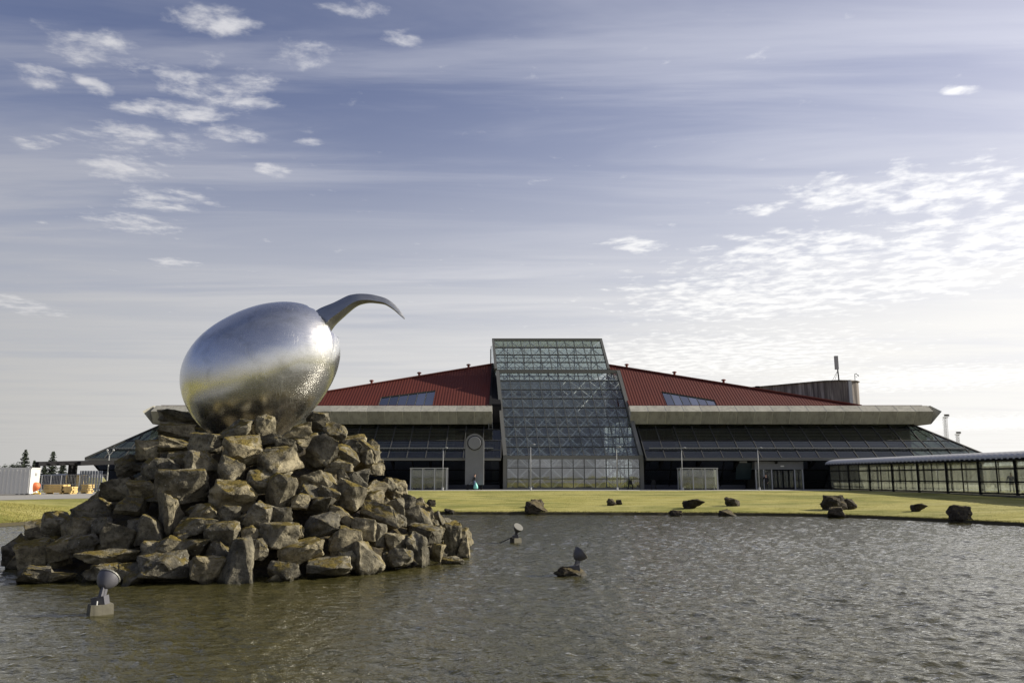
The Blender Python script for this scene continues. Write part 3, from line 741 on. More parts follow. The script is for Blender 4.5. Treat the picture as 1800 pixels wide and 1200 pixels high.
am = MB(); am.tube(p + Vector((0, 0, -.3)), p + Vector((0, 0, .9)), .04, .04, 6); am.bar(p + Vector((0, 0, .9)), p + Vector((.42, 0, .82)), .05); am.tube(p + Vector((.4, 0, .75)), p + Vector((.55, 0, .62)), .06, .1, 6); am.bar(p + Vector((0, 0, .6)), p + Vector((.3, 0, .45)), .04); am.tube(p + Vector((.22, 0, .85)), p + Vector((.22, 0, 1.0)), .05, .05, 6); am.build('wind_gauge', 'dark_metal', drum)
MB().box(at(1329, 683, 117), at(1333, 679, 117.6) + Vector((0, 0, 0))).build('vent_box', 'dark_metal', T)

# --- glass skirt under the parapet (leans out towards the bottom), its gutter and soffit
def skirt(x0, x1, top0, top1, nm):
    """lower edge x0..x1 at Y=90.5, Z=4.45; upper edge top0..top1 at Y=98, Z=9.48"""
    lo, hi = Vector((0, 90.5, 4.45)), Vector((0, 98.0, 9.48))
    ev = hi - lo
    mb = MB(); nrow = 5
    n_ = Vector((0, -ev.z, ev.y)).normalized()
    nc = round((x1 - x0) / MOD); wd = (x1 - x0) / nc
    def at_row(f): return lo + ev * f
    xl = lambda f: x0 + (top0 - x0) * f
    xr = lambda f: x1 + (top1 - x1) * f
    for i in range(nc + 1):
        x = x0 + wd * i
        f1 = 1
        if x < top0: f1 = (x - x0) / (top0 - x0)
        if x > top1: f1 = (x1 - x) / (x1 - top1)
        if f1 < .03: continue
        mb.bar(Vector((x, 0, 0)) + at_row(0), Vector((x, 0, 0)) + at_row(f1), .09, .16, n_)
    for f in (0.0, .19, .42, .70, 1.0):
        mb.bar(at_row(f) + Vector((xl(f), 0, 0)), at_row(f) + Vector((xr(f), 0, 0)), .08, .13, n_)
    # hips at the outer corners and the end slopes
    ends = []
    if top0 > x0 + 1: ends.append((x0, top0, -1))
    if top1 < x1 - 1: ends.append((x1, top1, 1))
    for xa, xt, s in ends:
        mb.bar(at_row(0) + Vector((xa, 0, 0)), at_row(1) + Vector((xt, 0, 0)), .2, .2, n_)
    sk = mb.build(nm, 'skirt_bar', T)
    rows = (0.0, .19, .42, .70, 1.0)
    off = wloc(sk)
    for i in range(nc):
        for j in range(4):
            f0, f1 = rows[j] + .008, rows[j + 1] - .008
            a, b_ = x0 + wd * i + .05, x0 + wd * (i + 1) - .05
            poly = []
            for x, f in ((a, f0), (b_, f0), (b_, f1), (a, f1)):
                poly.append((min(max(x, xl(f) + .05), xr(f) - .05), f))
            if poly[1][0] - poly[0][0] < .05: continue
            if poly[2][0] - poly[3][0] < .02: poly = poly[:3]
            pb = MB(); pb.prism([Vector((x, 0, 0)) + at_row(f) for x, f in poly], n_ * .02)
            pb.build('pane', 'skirt_glass', sk)
    for xa, xt, s in ends:                                    # end slope: one long sheet with bars, mostly out of sight
        pb = MB(); pb.prism([Vector((xa, 90.6, 4.45)), Vector((xt, 98, 9.48)), Vector((xt, 118, 9.48)), Vector((xa, 118, 4.45))], (0, 0, .02)); pb.build('end_glazing', 'skirt_glass', sk)
        eb = MB()
        for k in range(10): eb.bar(Vector((xa, 92 + 2.6 * k, 4.45)), Vector((xa + (xt - xa) * min(1, (k * 2.6 + 1.5) / 7.5), 92 + 2.6 * k, 4.45 + 5.03 * min(1, (k * 2.6 + 1.5) / 7.5))), .1)
        eb.build('end_bars', 'mullion', sk)
    gt = MB()                                                 # perforated gutter rail across the glass
    pr = at_row(.21) + n_ * .16
    gt.bar(pr + Vector((xl(.21) + .6, 0, 0)), pr + Vector((xr(.21) - .9, 0, 0)), .16, .10, n_)
    nt_ = int((x1 - x0) / .36)
    for k in range(nt_):
        x = x0 + 2 + k * .36
        if x < xr(.21) - 1.2 and x > xl(.21) + .8: gt.bar(pr + Vector((x, -.02, -.02)), pr + Vector((x, -.16, -.1)) , .09, .09)
    gt.build('gutter_rail', 'mullion', sk)
    ed = MB(); ed.bar((x0, 90.48, 4.34), (x1, 90.48, 4.34), .14, .22); ed.build('lower_edge', 'edge_frame', sk)
    return sk
skirt(-48.0, -1.25, -41.2, -1.25, 'glass_skirt')
skirt(15.1, 54.2, 15.1, 47.2, 'glass_skirt')
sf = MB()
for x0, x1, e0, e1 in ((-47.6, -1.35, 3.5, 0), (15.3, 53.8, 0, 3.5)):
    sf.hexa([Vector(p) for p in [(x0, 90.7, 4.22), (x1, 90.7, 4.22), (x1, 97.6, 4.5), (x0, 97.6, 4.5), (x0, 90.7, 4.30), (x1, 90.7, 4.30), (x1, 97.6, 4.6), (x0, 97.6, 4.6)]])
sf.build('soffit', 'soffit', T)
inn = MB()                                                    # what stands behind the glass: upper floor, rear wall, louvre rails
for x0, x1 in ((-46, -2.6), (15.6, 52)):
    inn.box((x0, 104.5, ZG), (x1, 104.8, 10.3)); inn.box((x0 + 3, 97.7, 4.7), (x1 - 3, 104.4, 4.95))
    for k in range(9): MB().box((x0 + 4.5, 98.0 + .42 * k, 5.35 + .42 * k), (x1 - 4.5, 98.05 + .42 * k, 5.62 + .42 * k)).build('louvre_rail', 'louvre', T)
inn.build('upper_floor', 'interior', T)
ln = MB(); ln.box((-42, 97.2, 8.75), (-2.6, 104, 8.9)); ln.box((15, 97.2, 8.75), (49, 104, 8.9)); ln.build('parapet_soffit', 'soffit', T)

# --- ground floor glazing, leaning in towards its foot
def groundfloor(x0, x1, nm, nc, e0, e1):
    lo0, hi0 = Vector((x0 + e0, 94.6, ZG + .1)), Vector((x0, 92.2, 4.25))
    lo1, hi1 = Vector((x1 - e1, 94.6, ZG + .1)), Vector((x1, 92.2, 4.25))
    n_ = (hi0 - lo0).cross(lo1 - lo0).normalized()
    mb = MB()
    for i in range(nc + 1):
        f = i / nc; mb.bar(lo0.lerp(lo1, f), hi0.lerp(hi1, f), .10, .2, n_)
    rows = (0, .27, .66, 1)
    for f in rows: mb.bar(lo0.lerp(hi0, f), lo1.lerp(hi1, f), .09, .14, n_)
    wl = mb.build(nm, 'dark_metal', T)
    for i in range(nc):
        for j in range(3):
            a, b_ = rows[j] + .01, rows[j + 1] - .01
            L0, L1 = lo0.lerp(hi0, a), lo1.lerp(hi1, a); H0, H1 = lo0.lerp(hi0, b_), lo1.lerp(hi1, b_)
            f0, f1 = i / nc + .002, (i + 1) / nc - .002
            MB().prism([L0.lerp(L1, f0), L0.lerp(L1, f1), H0.lerp(H1, f1), H0.lerp(H1, f0)], (0, .02, 0)).build('pane', 'floor_glass', wl)
    return wl
groundfloor(-48.2, -1.4, 'ground_floor_glazing', 14, 1.7, 0)
groundfloor(15.3, 27.3, 'ground_floor_glazing', 4, 0, 0)
groundfloor(33.2, 54.2, 'ground_floor_glazing', 6, 0, 1.7)
for x, s_ in ((-48.2, 1), (54.2, -1)): MB().prism([Vector((x, 92.25, 4.25)), Vector((x + 1.7 * s_, 94.62, ZG)), Vector((x + 1.7 * s_, 116, ZG)), Vector((x, 116, 4.25))], (.1 * s_, 0, 0)).build('end_wall', 'floor_glass_dark', T)
pl_ = MB(); pl_.box((-43.2, 94.3, ZG), (-1.4, 94.9, ZG + .75)); pl_.box((15.3, 94.3, ZG), (27.2, 94.9, ZG + .75)); pl_.build('plinth', 'navy', T)
for x in [17 + k * 4.3 for k in range(8)] + [-5 - k * 4.3 for k in range(9)]: MB().bar((x, 90.9, 4.15), (x, 94.2, 3.0), .16, .3).build('soffit_bracket', 'dark_metal', T)
q0, q1 = at(1293, 842, 92.9), at(1322, 813, 92.1)
po = MB(); po.hexa([q0, Vector((q1.x, q0.y, q0.z)), Vector((q1.x, q0.y + .05, q0.z)), q0 + Vector((0, .05, 0)), Vector((q0.x, q1.y, q1.z)), q1, q1 + Vector((0, .05, 0)), Vector((q0.x, q1.y + .05, q1.z))]); po.build('poster', 'poster_teal', T)
po = MB(); po.box(at(1297, 813, 92.0), at(1313, 810, 92.06)); po.build('notice_strip', 'grey_board', T)
# entrance lobby in the right wing
eb = MB(); eb.box((27.5, 91.3, 3.25), (33.0, 95.4, 4.15)); lob = eb.build('entrance_lobby', 'pylon', T)
for x in (27.6, 28.5, 29.4, 32.0, 32.9): MB().box((x - .06, 91.35, ZG), (x + .06, 91.5, 3.25)).build('post', 'light_post', lob)
for x0, x1 in ((27.7, 28.4), (28.6, 29.3), (32.1, 32.8)): MB().box((x0, 91.42, ZG + .05), (x1, 91.45, 3.2)).build('pane', 'shelter_glass', lob)
for k in range(4):
    x = 29.5 + k * .62; d_ = MB(); d_.box((x, 91.5, ZG + .03), (x + .06, 91.58, 3.2)).box((x + .52, 91.5, ZG + .03), (x + .58, 91.58, 3.2)).box((x + .06, 91.5, 3.1), (x + .52, 91.58, 3.2)).box((x + .06, 91.5, ZG + .03), (x + .52, 91.58, ZG + .2))
    dd = d_.build('door', 'dark_metal', lob); MB().box((x + .07, 91.53, ZG + .21), (x + .51, 91.55, 3.09)).build('door_glass', 'shelter_glass', dd)
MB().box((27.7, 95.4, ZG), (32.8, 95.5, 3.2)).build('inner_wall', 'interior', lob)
MB().box((30.4, 91.26, 3.55), (30.8, 91.29, 3.68)).build('entrance_sign', 'white_paint', lob)
# ladder on the flank beside the tower
ld = MB()
for x in (-2.55, -2.1): ld.bar((x, 95.0, 4.2), (x - .4, 96.5, 11.0), .06)
for k in range(20): f = k / 19; ld.bar((-2.55 - .4 * f, 95 + 1.5 * f, 4.3 + 6.6 * f), (-2.1 - .4 * f, 95 + 1.5 * f, 4.3 + 6.6 * f), .04)
ld.build('ladder', 'edge_frame', T)

# ------------------------------------------------------------------ covered glass walkway on the right
W = empty('covered_walkway', (39.6, 80, 1.0)); tag(W, 'long glazed walkway with ribbed vaulted roof leading to the terminal entrance', 'walkway')
WX0, WX1, WY0, WY1 = 38.0, 41.2, 42.0, 90.1
EZ = 3.72
posts = [WY1 - .2 - 4.2 * k for k in range(12)]
for xs in (WX0, WX1):
    for Y in posts:
        MB().box((xs - .09, Y - .09, .7), (xs + .09, Y + .09, EZ)).build('post', 'dark_metal', W)
    md = MB()
    for Y in posts[:-1]: md.box((xs - .04, Y - 2.14, 1.15), (xs + .04, Y - 2.06, EZ))
    for z in (1.14, 2.02, 3.05, 3.68): md.box((xs - .05, WY0 - .5, z - .045), (xs + .05, WY1, z + .045))
    md.build('rail_frame', 'dark_metal', W)
    for Y in posts[:-1]:
        for k in range(2):
            for za, zb in ((1.2, 1.97), (2.07, 3.0), (3.1, 3.63)):
                MB().box((xs - .012, Y - 2.04 - 2.1 * k, za), (xs + .012, Y - .1 - 2.06 * k, zb)).build('pane', 'walkway_glass', W)
MB().box((WX0 - .12, WY0, .86), (WX1 + .12, WY1, 1.05)).build('floor_slab', 'concrete_block', W)
# vaulted roof: corrugated sheet
vb = MB(); NS = 10; ys = []
y = WY0; k = 0
while y < WY1 + .3: ys.append((y, (0, .13, .13, 0)[k % 4])); y += .16; k += 1
rad = []
for j in range(NS + 1):
    a = math.pi * j / NS
    rad.append((WX0 - .25 + (WX1 - WX0 + .5) * (1 - math.cos(a)) / 2, (.50 * math.sin(a) ** .8), a))
for yy, l in ys:
    for x, z, a in rad: vb.v.append((x - l * math.cos(a) * .6, yy, EZ + .03 + z + l * math.sin(a)))
mm = NS + 1
for i in range(len(ys) - 1):
    for j in range(NS): vb.f.append((i * mm + j, i * mm + j + 1, (i + 1) * mm + j + 1, (i + 1) * mm + j))
vb.build('vaulted_roof', 'vault_sheet', W, fix=False)
MB().box((WX0 - .3, WY0, EZ - .10), (WX0 - .12, WY1, EZ + .10)).box((WX1 + .12, WY0, EZ - .10), (WX1 + .3, WY1, EZ + .10)).build('eaves_beam', 'dark_metal', W)
for Y in posts:
    MB().bar((WX0, Y, EZ - .02), (WX1, Y, EZ - .02), .1).build('tie_beam', 'dark_metal', W)
W.location.x = 37.75; W.rotation_euler = (0, 0, math.atan(.0806))

# ------------------------------------------------------------------ rocks
def rock_mesh(name, seed, mat, pts=15, boxy=.6, sub=2, rough=.035, wedge=0):
    r = random.Random(seed); bm = bmesh.new()
    for k in range(pts):
        v = Vector((r.uniform(-1, 1), r.uniform(-1, 1), r.uniform(-1, 1)))
        mxv = max(abs(c) for c in v); sph = v.normalized(); cube = v / mxv
        p = cube.lerp(sph, 1 - boxy) * r.uniform(.86, 1.0) * .5
        if wedge: p.x *= 1 - wedge * (p.z + .5); p.y *= 1 - wedge * .7 * (p.z + .5)
        bm.verts.new(p)
    res = bmesh.ops.convex_hull(bm, input=bm.verts)
    bmesh.ops.delete(bm, geom=[g for g in res['geom_interior'] if isinstance(g, bmesh.types.BMVert)], context='VERTS')
    bmesh.ops.dissolve_limit(bm, angle_limit=R(14), verts=bm.verts, edges=bm.edges)
    # normalise to the unit box
    lo = [min(v.co[i] for v in bm.verts) for i in range(3)]; hi = [max(v.co[i] for v in bm.verts) for i in range(3)]
    for v in bm.verts: v.co = Vector([(v.co[i] - lo[i]) / (hi[i] - lo[i]) - .5 for i in range(3)])
    bmesh.ops.bevel(bm, geom=list(bm.edges), offset=.022, segments=2, profile=.6, affect='EDGES', clamp_overlap=True)
    bmesh.ops.triangulate(bm, faces=bm.faces)
    for _ in range(sub):
        L = [e for e in bm.edges if e.calc_length() > .10]
        if L: bmesh.ops.subdivide_edges(bm, edges=L, cuts=1, use_grid_fill=False); bmesh.ops.triangulate(bm, faces=bm.faces)
    bm.normal_update(); o3 = Vector((seed * 3.1, seed * 1.7, seed * .9))
    for v in bm.verts:
        q = v.co * 2.6 + o3
        d = mnoise.fractal(q, .9, 2.1, 4) * rough * 1.5 + abs(mnoise.noise(q * 3.1)) * rough * .9
        stp = math.floor(v.co.z * 5 + seed + 1.2 * mnoise.noise(q * .8)) % 2 * rough * .35
        v.co += v.normal * (d - stp)
    bmesh.ops.recalc_face_normals(bm, faces=bm.faces)
    me = bpy.data.meshes.new(name); bm.to_mesh(me); bm.free(); me.materials.append(M[mat])
    for pl in me.polygons: pl.use_smooth = True
    try: me.set_sharp_from_angle(angle=R(32))
    except Exception: pass
    return me
ROCKS = [rock_mesh('stone', 11 + k, 'basalt', (11, 13, 16, 18)[k % 4], (.85, .65, .95, .5)[k % 4], 3, .042) for k in range(26)]
WEDGES = [rock_mesh('stone', 80 + k, 'basalt', 15, .8, 3, .035, .75) for k in range(3)]

MC = Vector((-8.05, 25.6)); MR = 6.95
PROF = [(0, 3.95), (.36, 3.95), (.47, 3.25), (.62, 2.15), (.78, 1.2), (1.0, .0), (1.15, -.8), (3, -.9)]
def mound(x, y):
    r = math.hypot(x - MC.x, (y - MC.y)) / MR
    for (a, za), (b_, zb) in zip(PROF, PROF[1:]):
        if r <= b_: return za + (zb - za) * (r - a) / (b_ - a)
    return -.9
def hit(px, py):
    d = ray(px, py); tt = 12.0; prev = None
    while tt < 45:
        p = d * (tt / d.y)
        if p.z + CAM_Z < mound(p.x, p.y): return Vector((p.x, p.y, p.z + CAM_Z))
        tt += .03
    return None
MO = empty('rock_mound', (MC.x, MC.y, 0)); tag(MO, 'large mound of tumbled basalt boulders rising from the pond beneath the egg', 'rock mound')
LIST = [(322,737,92,30,12),(307,755,70,27,4),(307,778,60,30,0),(410,753,76,38,-3),(360,778,60,38,6),(265,790,48,44,0),(283,827,68,44,0),(230,817,58,40,-8),(357,813,62,44,0),(430,792,70,54,-5),(405,827,50,52,10),(323,853,90,62,-5),
 (203,860,56,46,0),(250,862,52,40,0),(230,890,48,34,0),(310,897,52,74,-8),(410,873,82,54,5),(403,905,40,36,0),(355,900,52,32,0),(160,900,64,46,-12),(140,927,56,40,-8),(213,940,66,54,2),(267,930,50,56,0),(347,923,80,32,-8),(393,943,64,52,-12),(300,957,54,34,0),
 (100,920,50,42,0),(65,932,50,36,-10),(28,967,36,54,0),(38,948,34,28,-10),(60,975,60,48,-12),(107,963,54,40,-15),(147,957,54,34,-15),(193,980,104,32,-4),(180,1003,68,30,0),(230,1010,42,40,0),(290,995,92,56,0),(363,1000,60,50,0),(273,965,54,30,0),(337,962,54,32,0),
 (467,748,38,40,0),(517,757,60,30,-5),(559,741,42,36,0),(590,757,44,30,25),(496,809,92,52,-6),(565,791,56,60,4),(475,774,46,24,0),(503,782,42,26,0),(610,800,36,54,-40),(621,786,34,32,20),(645,806,26,30,-15),(595,820,52,28,-3),(458,848,56,40,8),(496,866,56,66,15),(559,843,74,40,0),(604,836,28,26,0),(628,852,32,38,-45),(637,836,28,26,0),(664,824,26,24,0),(660,862,40,40,0),(688,851,24,26,0),(613,870,54,52,20),(658,876,40,32,0),(577,870,42,30,20),(544,868,34,34,0),(559,890,56,36,0),(529,882,34,30,0),(600,899,46,32,0),(455,910,46,54,15),(493,908,42,36,0),(559,923,84,38,-13),(610,917,28,24,0),(670,905,84,40,32),(646,930,50,48,-10),(694,890,36,32,0),(718,881,30,28,0),(490,942,74,48,0),(605,950,62,56,-10),(529,968,84,44,-14),(665,940,34,40,10),(733,908,58,42,0),(757,911,28,42,8),(745,940,60,34,10),(694,950,44,32,0),(703,980,46,36,0),(735,966,38,70,-20),(646,983,60,68,0),(580,996,78,30,-3),(497,1003,58,36,0),(796,948,34,72,-6),(832,951,40,62,4),(766,972,30,36,0),(796,987,40,18,0),(812,962,26,40,-10),(610,985,34,34,0),(450,965,40,40,0),(520,935,30,26,0),(440,938,34,30,0),(180,925,40,34,0),(330,935,40,30,0),(700,915,30,26,0),(770,935,26,26,0)]
stones = 0
def put_rock(me, loc, size, ry, rz, rx=0, nm='stone'):
    global stones
    o = link(nm, me, MO, Vector(loc) - MO.location); o.scale = size; o.rotation_mode = 'XYZ'
    o.rotation_euler = (rx, ry, rz); stones += 1
    return o
rr = random.Random(5)
for k, (px, py, w_, h_, ang) in enumerate(LIST):
    p = hit(px, py)
    if p is None: p = at(px, py, 27)
    mpp = p.y / FPX / 1.0 * 1.0
    az_ = math.atan2(p.x, p.y)
    sx, sz = w_ * mpp * .95, h_ * mpp * .96; sy = (sx + sz) * .5 * rr.uniform(.85, 1.15)
    d = ray(px, py).normalized()
    c = p + d * sy * .06
    me = ROCKS[(k * 7 + 3) % len(ROCKS)]
    rz = -az_ + rr.uniform(-.3, .3) + (math.pi if rr.random() < .5 else 0)
    flip = -1 if abs(rz + az_) > 1.6 else 1
    put_rock(me, c, (sx, sy, sz), R(ang) * flip, rz, rr.uniform(-.25, .15))
p = hit(418, 990); put_rock(WEDGES[0], p + Vector((-.05, -.15, 0)), (66 * p.y / FPX * 1.1, 1.0, 78 * p.y / FPX * 1.1), 0, .3)
for px, py, w_, h_ in ((47, 1026, 54, 30), (97, 1024, 42, 17), (228, 1028, 44, 38), (290, 1022, 80, 40), (180, 1018, 60, 28)):
    p = onz(px, py, 0); m_ = p.y / FPX; put_rock(ROCKS[(px * 3) % 26], p + Vector((0, .3, h_ * m_ * .40)), (w_ * m_, .8, h_ * m_), .05, -math.atan2(p.x, p.y))
# stones that fill behind and between
for k in range(182):
    big = k < 56
    a = rr.uniform(.15, math.pi - .15) if big else rr.uniform(math.pi - .3, 2 * math.pi + .3); f = rr.uniform(.30, 1.02) ** .8
    x, y = MC.x + MR * f * math.cos(a), MC.y + MR * f * math.sin(a); z = mound(x, y)
    s = rr.uniform(.6, 1.05) if big else rr.uniform(.28, .62)
    put_rock(ROCKS[rr.randrange(len(ROCKS))], (x, y, z - (.08 if big else rr.uniform(.30, .58))), (s * rr.uniform(.9, 1.35), s, s * rr.uniform(.6, .9)), rr.uniform(-.6, .6), rr.uniform(0, 6.28), rr.uniform(-.5, .5))
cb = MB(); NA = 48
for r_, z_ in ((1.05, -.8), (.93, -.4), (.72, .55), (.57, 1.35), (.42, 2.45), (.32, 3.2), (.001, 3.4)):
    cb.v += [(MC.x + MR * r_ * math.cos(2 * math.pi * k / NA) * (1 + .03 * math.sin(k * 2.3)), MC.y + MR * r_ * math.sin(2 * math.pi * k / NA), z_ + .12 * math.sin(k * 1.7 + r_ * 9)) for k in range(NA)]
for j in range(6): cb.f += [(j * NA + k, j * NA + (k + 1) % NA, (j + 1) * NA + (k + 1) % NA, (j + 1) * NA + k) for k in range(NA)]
tag(cb.build('rubble_core', 'dark_basalt', MO, False), kind='stuff')  # core darker than the stones: shade of the gaps put into its colour

# boulders on the lawn by the water's edge
def ground_at(px, py):
    d = ray(px, py); lo = None; tt = 30
    while tt < 95:
        p = d * (tt / d.y); z = p.z + CAM_Z
        xy = Vector((p.x, p.y)); s = min(shore, key=lambda q_: (q_ - xy).length)
        dd = (xy - CEN).length - (s - CEN).length
        gz = lawn_z(dd, lawn_width(s), xy) if dd > 0 else 0
        if z <= gz: return Vector((p.x, p.y, gz))
        tt += .25
    return Vector((p.x, p.y, 1))
LROCK = [rock_mesh('boulder', 140 + k, 'dark_basalt', 14, .7, 3, .06) for k in range(7)]
def boulder(px, base, w_, h_, k, label, sub=()):
    p = ground_at(px, base); mpp = p.y / FPX
    o = link('boulder', LROCK[k % 7], None, p + Vector((0, .2, h_ * mpp * .40)))
    o.scale = (w_ * mpp * 1.05, (w_ + h_) * .5 * mpp, h_ * mpp * 1.15); o.rotation_euler = (0, 0, -math.atan2(p.x, p.y) + (k % 3) * .25)
    tag(o, label, 'boulder', 'boulders scattered on the lawn beside the pond')
boulder(757, 890, 15, 12, 0, 'small boulder on the lawn nearest the right end of the mound')
boulder(791, 904, 18, 10, 1, 'low boulder half in the water just right of the rock mound')
boulder(941, 904, 38, 20, 2, 'broad mossy boulder at the waterline below the glass tower')
boulder(944, 892, 24, 15, 3, 'boulder resting behind the broad mossy one below the glass tower')
boulder(1075, 889, 18, 13, 4, 'dark boulder touching a smaller one on the lawn below the tower')
boulder(1089, 887, 12, 9, 5, 'small brown boulder touching a dark one on the lawn below the tower')
boulder(1221, 894, 36, 17, 6, 'flat topped dark boulder on the lawn below the right bus shelter')
boulder(1188, 907, 22, 10, 0, 'small half sunk boulder at the water below the flat topped one')
boulder(1290, 890, 24, 16, 1, 'dark blocky boulder on the lawn right of the flat topped one')
boulder(1279, 907, 30, 11, 2, 'low brown boulder at the water below the dark blocky one')
boulder(1470, 896, 42, 27, 3, 'largest dark boulder on the lawn before the walkway')
boulder(1497, 895, 24, 19, 4, 'dark boulder leaning on the right of the largest lawn boulder')
boulder(1474, 910, 30, 19, 5, 'grey boulder in front of the largest one at the water')
boulder(1619, 899, 26, 14, 6, 'low dark boulder alone on the lawn below the walkway')
boulder(1690, 917, 37, 24, 0, 'rightmost dark boulder at the edge of the pond')

# ------------------------------------------------------------------ the steel egg with the wing breaking out of it
EY = 25.5
ec = at(465, 649.5, EY); S = (at(563.5, 653.8, EY) - ec).x / 100
TH = .643; ea, eb_, ek, em = 144.0 * S, 113.0 * S, -.14, .095
ax1 = Vector((math.cos(TH), 0, math.sin(TH))); ax2 = Vector((-math.sin(TH), 0, math.cos(TH))); ax3 = Vector((0, 1, 0))
def eggr(d):
    u, v_, w_ = d.dot(ax1), d.dot(ax2), d.dot(ax3); q_ = math.hypot(v_, w_)
    lo, hi = 0, 4
    for _ in range(36):
        r_ = (lo + hi) / 2; tt = max(-1, min(1, u * r_ / ea))
        if (u * r_ / ea) ** 2 + (q_ * r_ / eb_ / (1 + ek * tt + em * tt * tt)) ** 2 < 1: lo = r_
        else: hi = r_
    return lo
EGG = empty('egg_sculpture', (ec.x, ec.y, ec.z - 2.0)); tag(EGG, 'huge brushed steel egg cracked open at the top with a curved wing breaking out', 'sculpture')
pole = (ax1 * 1.0 + ax2 * .10 + ax3 * .10).normalized()
px_ = pole.cross(Vector((0, 1, 0))).normalized(); py_ = pole.cross(px_)
NP, NT_ = 128, 72
ev_, ef_ = [], []
jag = [rr.uniform(-1, 1) for _ in range(NP)]
def rim(k):
    j0 = .34 + .035 * math.sin(k * 2 * math.pi / NP * 3 + 1) + .035 * mnoise.noise((k * .35, 2.2, 0)) + .020 * jag[k // 2 * 2 % NP]
    return j0
for layer in (0, 1):
    for j in range(NT_ + 1):
        for k in range(NP):
            th = rim(k) + (math.pi - rim(k)) * (j / NT_) ** 1.0
            a = k * 2 * math.pi / NP
            d = pole * math.cos(th) + (px_ * math.cos(a) + py_ * math.sin(a)) * math.sin(th)
            r_ = eggr(d) * (1 + .004 * mnoise.noise(d * 2.5) + .0012 * mnoise.noise(d * 9)) - layer * .07
            ev_.append(ec + d * r_)
L0 = (NT_ + 1) * NP
for j in range(NT_):
    for k in range(NP):
        a, b_, c, d = j * NP + k, j * NP + (k + 1) % NP, (j + 1) * NP + (k + 1) % NP, (j + 1) * NP + k
        ef_.append((a, b_, c, d)); ef_.append((L0 + d, L0 + c, L0 + b_, L0 + a))
for k in range(NP): ef_.append((k, L0 + k, L0 + (k + 1) % NP, (k + 1) % NP))
eg = MB(); eg.v, eg.f = ev_, ef_
sh_ = eg.build('shell', 'steel', EGG, True)
sh_.data.set_sharp_from_angle(angle=R(50))
# curved wing: stations of (upper edge px, lower edge px, half depth)
ST = [((545, 556), (574, 592), .42), ((561, 543), (587, 572), .42), ((587, 532), (602, 557.7), .38), ((609.6, 520.7), (619, 543), .33), ((621, 517.6), (629, 536.5), .30), ((632.7, 516.4), (638.5, 533.4), .27), ((650.5, 517.3), (650, 532), .22),
      ((666, 520.5), (663, 533), .17), ((678.7, 524.5), (676, 535.2), .13), ((688, 530.4), (686, 540.6), .11), ((696, 537.2), (693.5, 546), .085), ((704, 547), (702, 553.5), .06), ((712, 559), (710.6, 561), .02)]
wg = MB(); NS_ = 8
def crom(seq, f):
    i = min(int(f), len(seq) - 2); tt = f - i
    p0, p1, p2, p3 = seq[max(i - 1, 0)], seq[i], seq[i + 1], seq[min(i + 2, len(seq) - 1)]
    return tuple(.5 * (2 * b_ + (c - a) * tt + (2 * a - 5 * b_ + 4 * c - d) * tt * tt + (3 * b_ - a - 3 * c + d) * tt ** 3) for a, b_, c, d in zip(p0, p1, p2, p3))
flat = [(u[0], u[1], l[0], l[1], d) for u, l, d in ST]
NSt = 60; rings = 0
for i in range(NSt + 1):
    ux, uy, lx, ly, dp = crom(flat, i / NSt * (len(flat) - 1)); dp = max(.004, dp)
    U, Lw = at(ux, uy, EY), at(lx, ly, EY)
    Mid = U.lerp(Lw, .84)
    pts = [U + Vector((0, -dp * .10, 0)), U.lerp(Lw, .45) + Vector((0, -dp * .75, 0)), Mid + Vector((0, -dp, 0)), Lw + Vector((0, -dp * .3, 0)), Lw + Vector((0, dp * .3, 0)), Mid + Vector((0, dp, 0)), U.lerp(Lw, .45) + Vector((0, dp * .75, 0)), U + Vector((0, dp * .10, 0))]
    wg.v += pts; rings += 1
for i in range(rings - 1): wg.f += [(i * 8 + k, i * 8 + (k + 1) % 8, (i + 1) * 8 + (k + 1) % 8, (i + 1) * 8 + k) for k in range(8)]
wg.f += [tuple(range(7, -1, -1)), tuple(range((rings - 1) * 8, rings * 8))]
wng = wg.build('wing', 'steel_plate', EGG, True); wng.data.set_sharp_from_angle(angle=R(28))

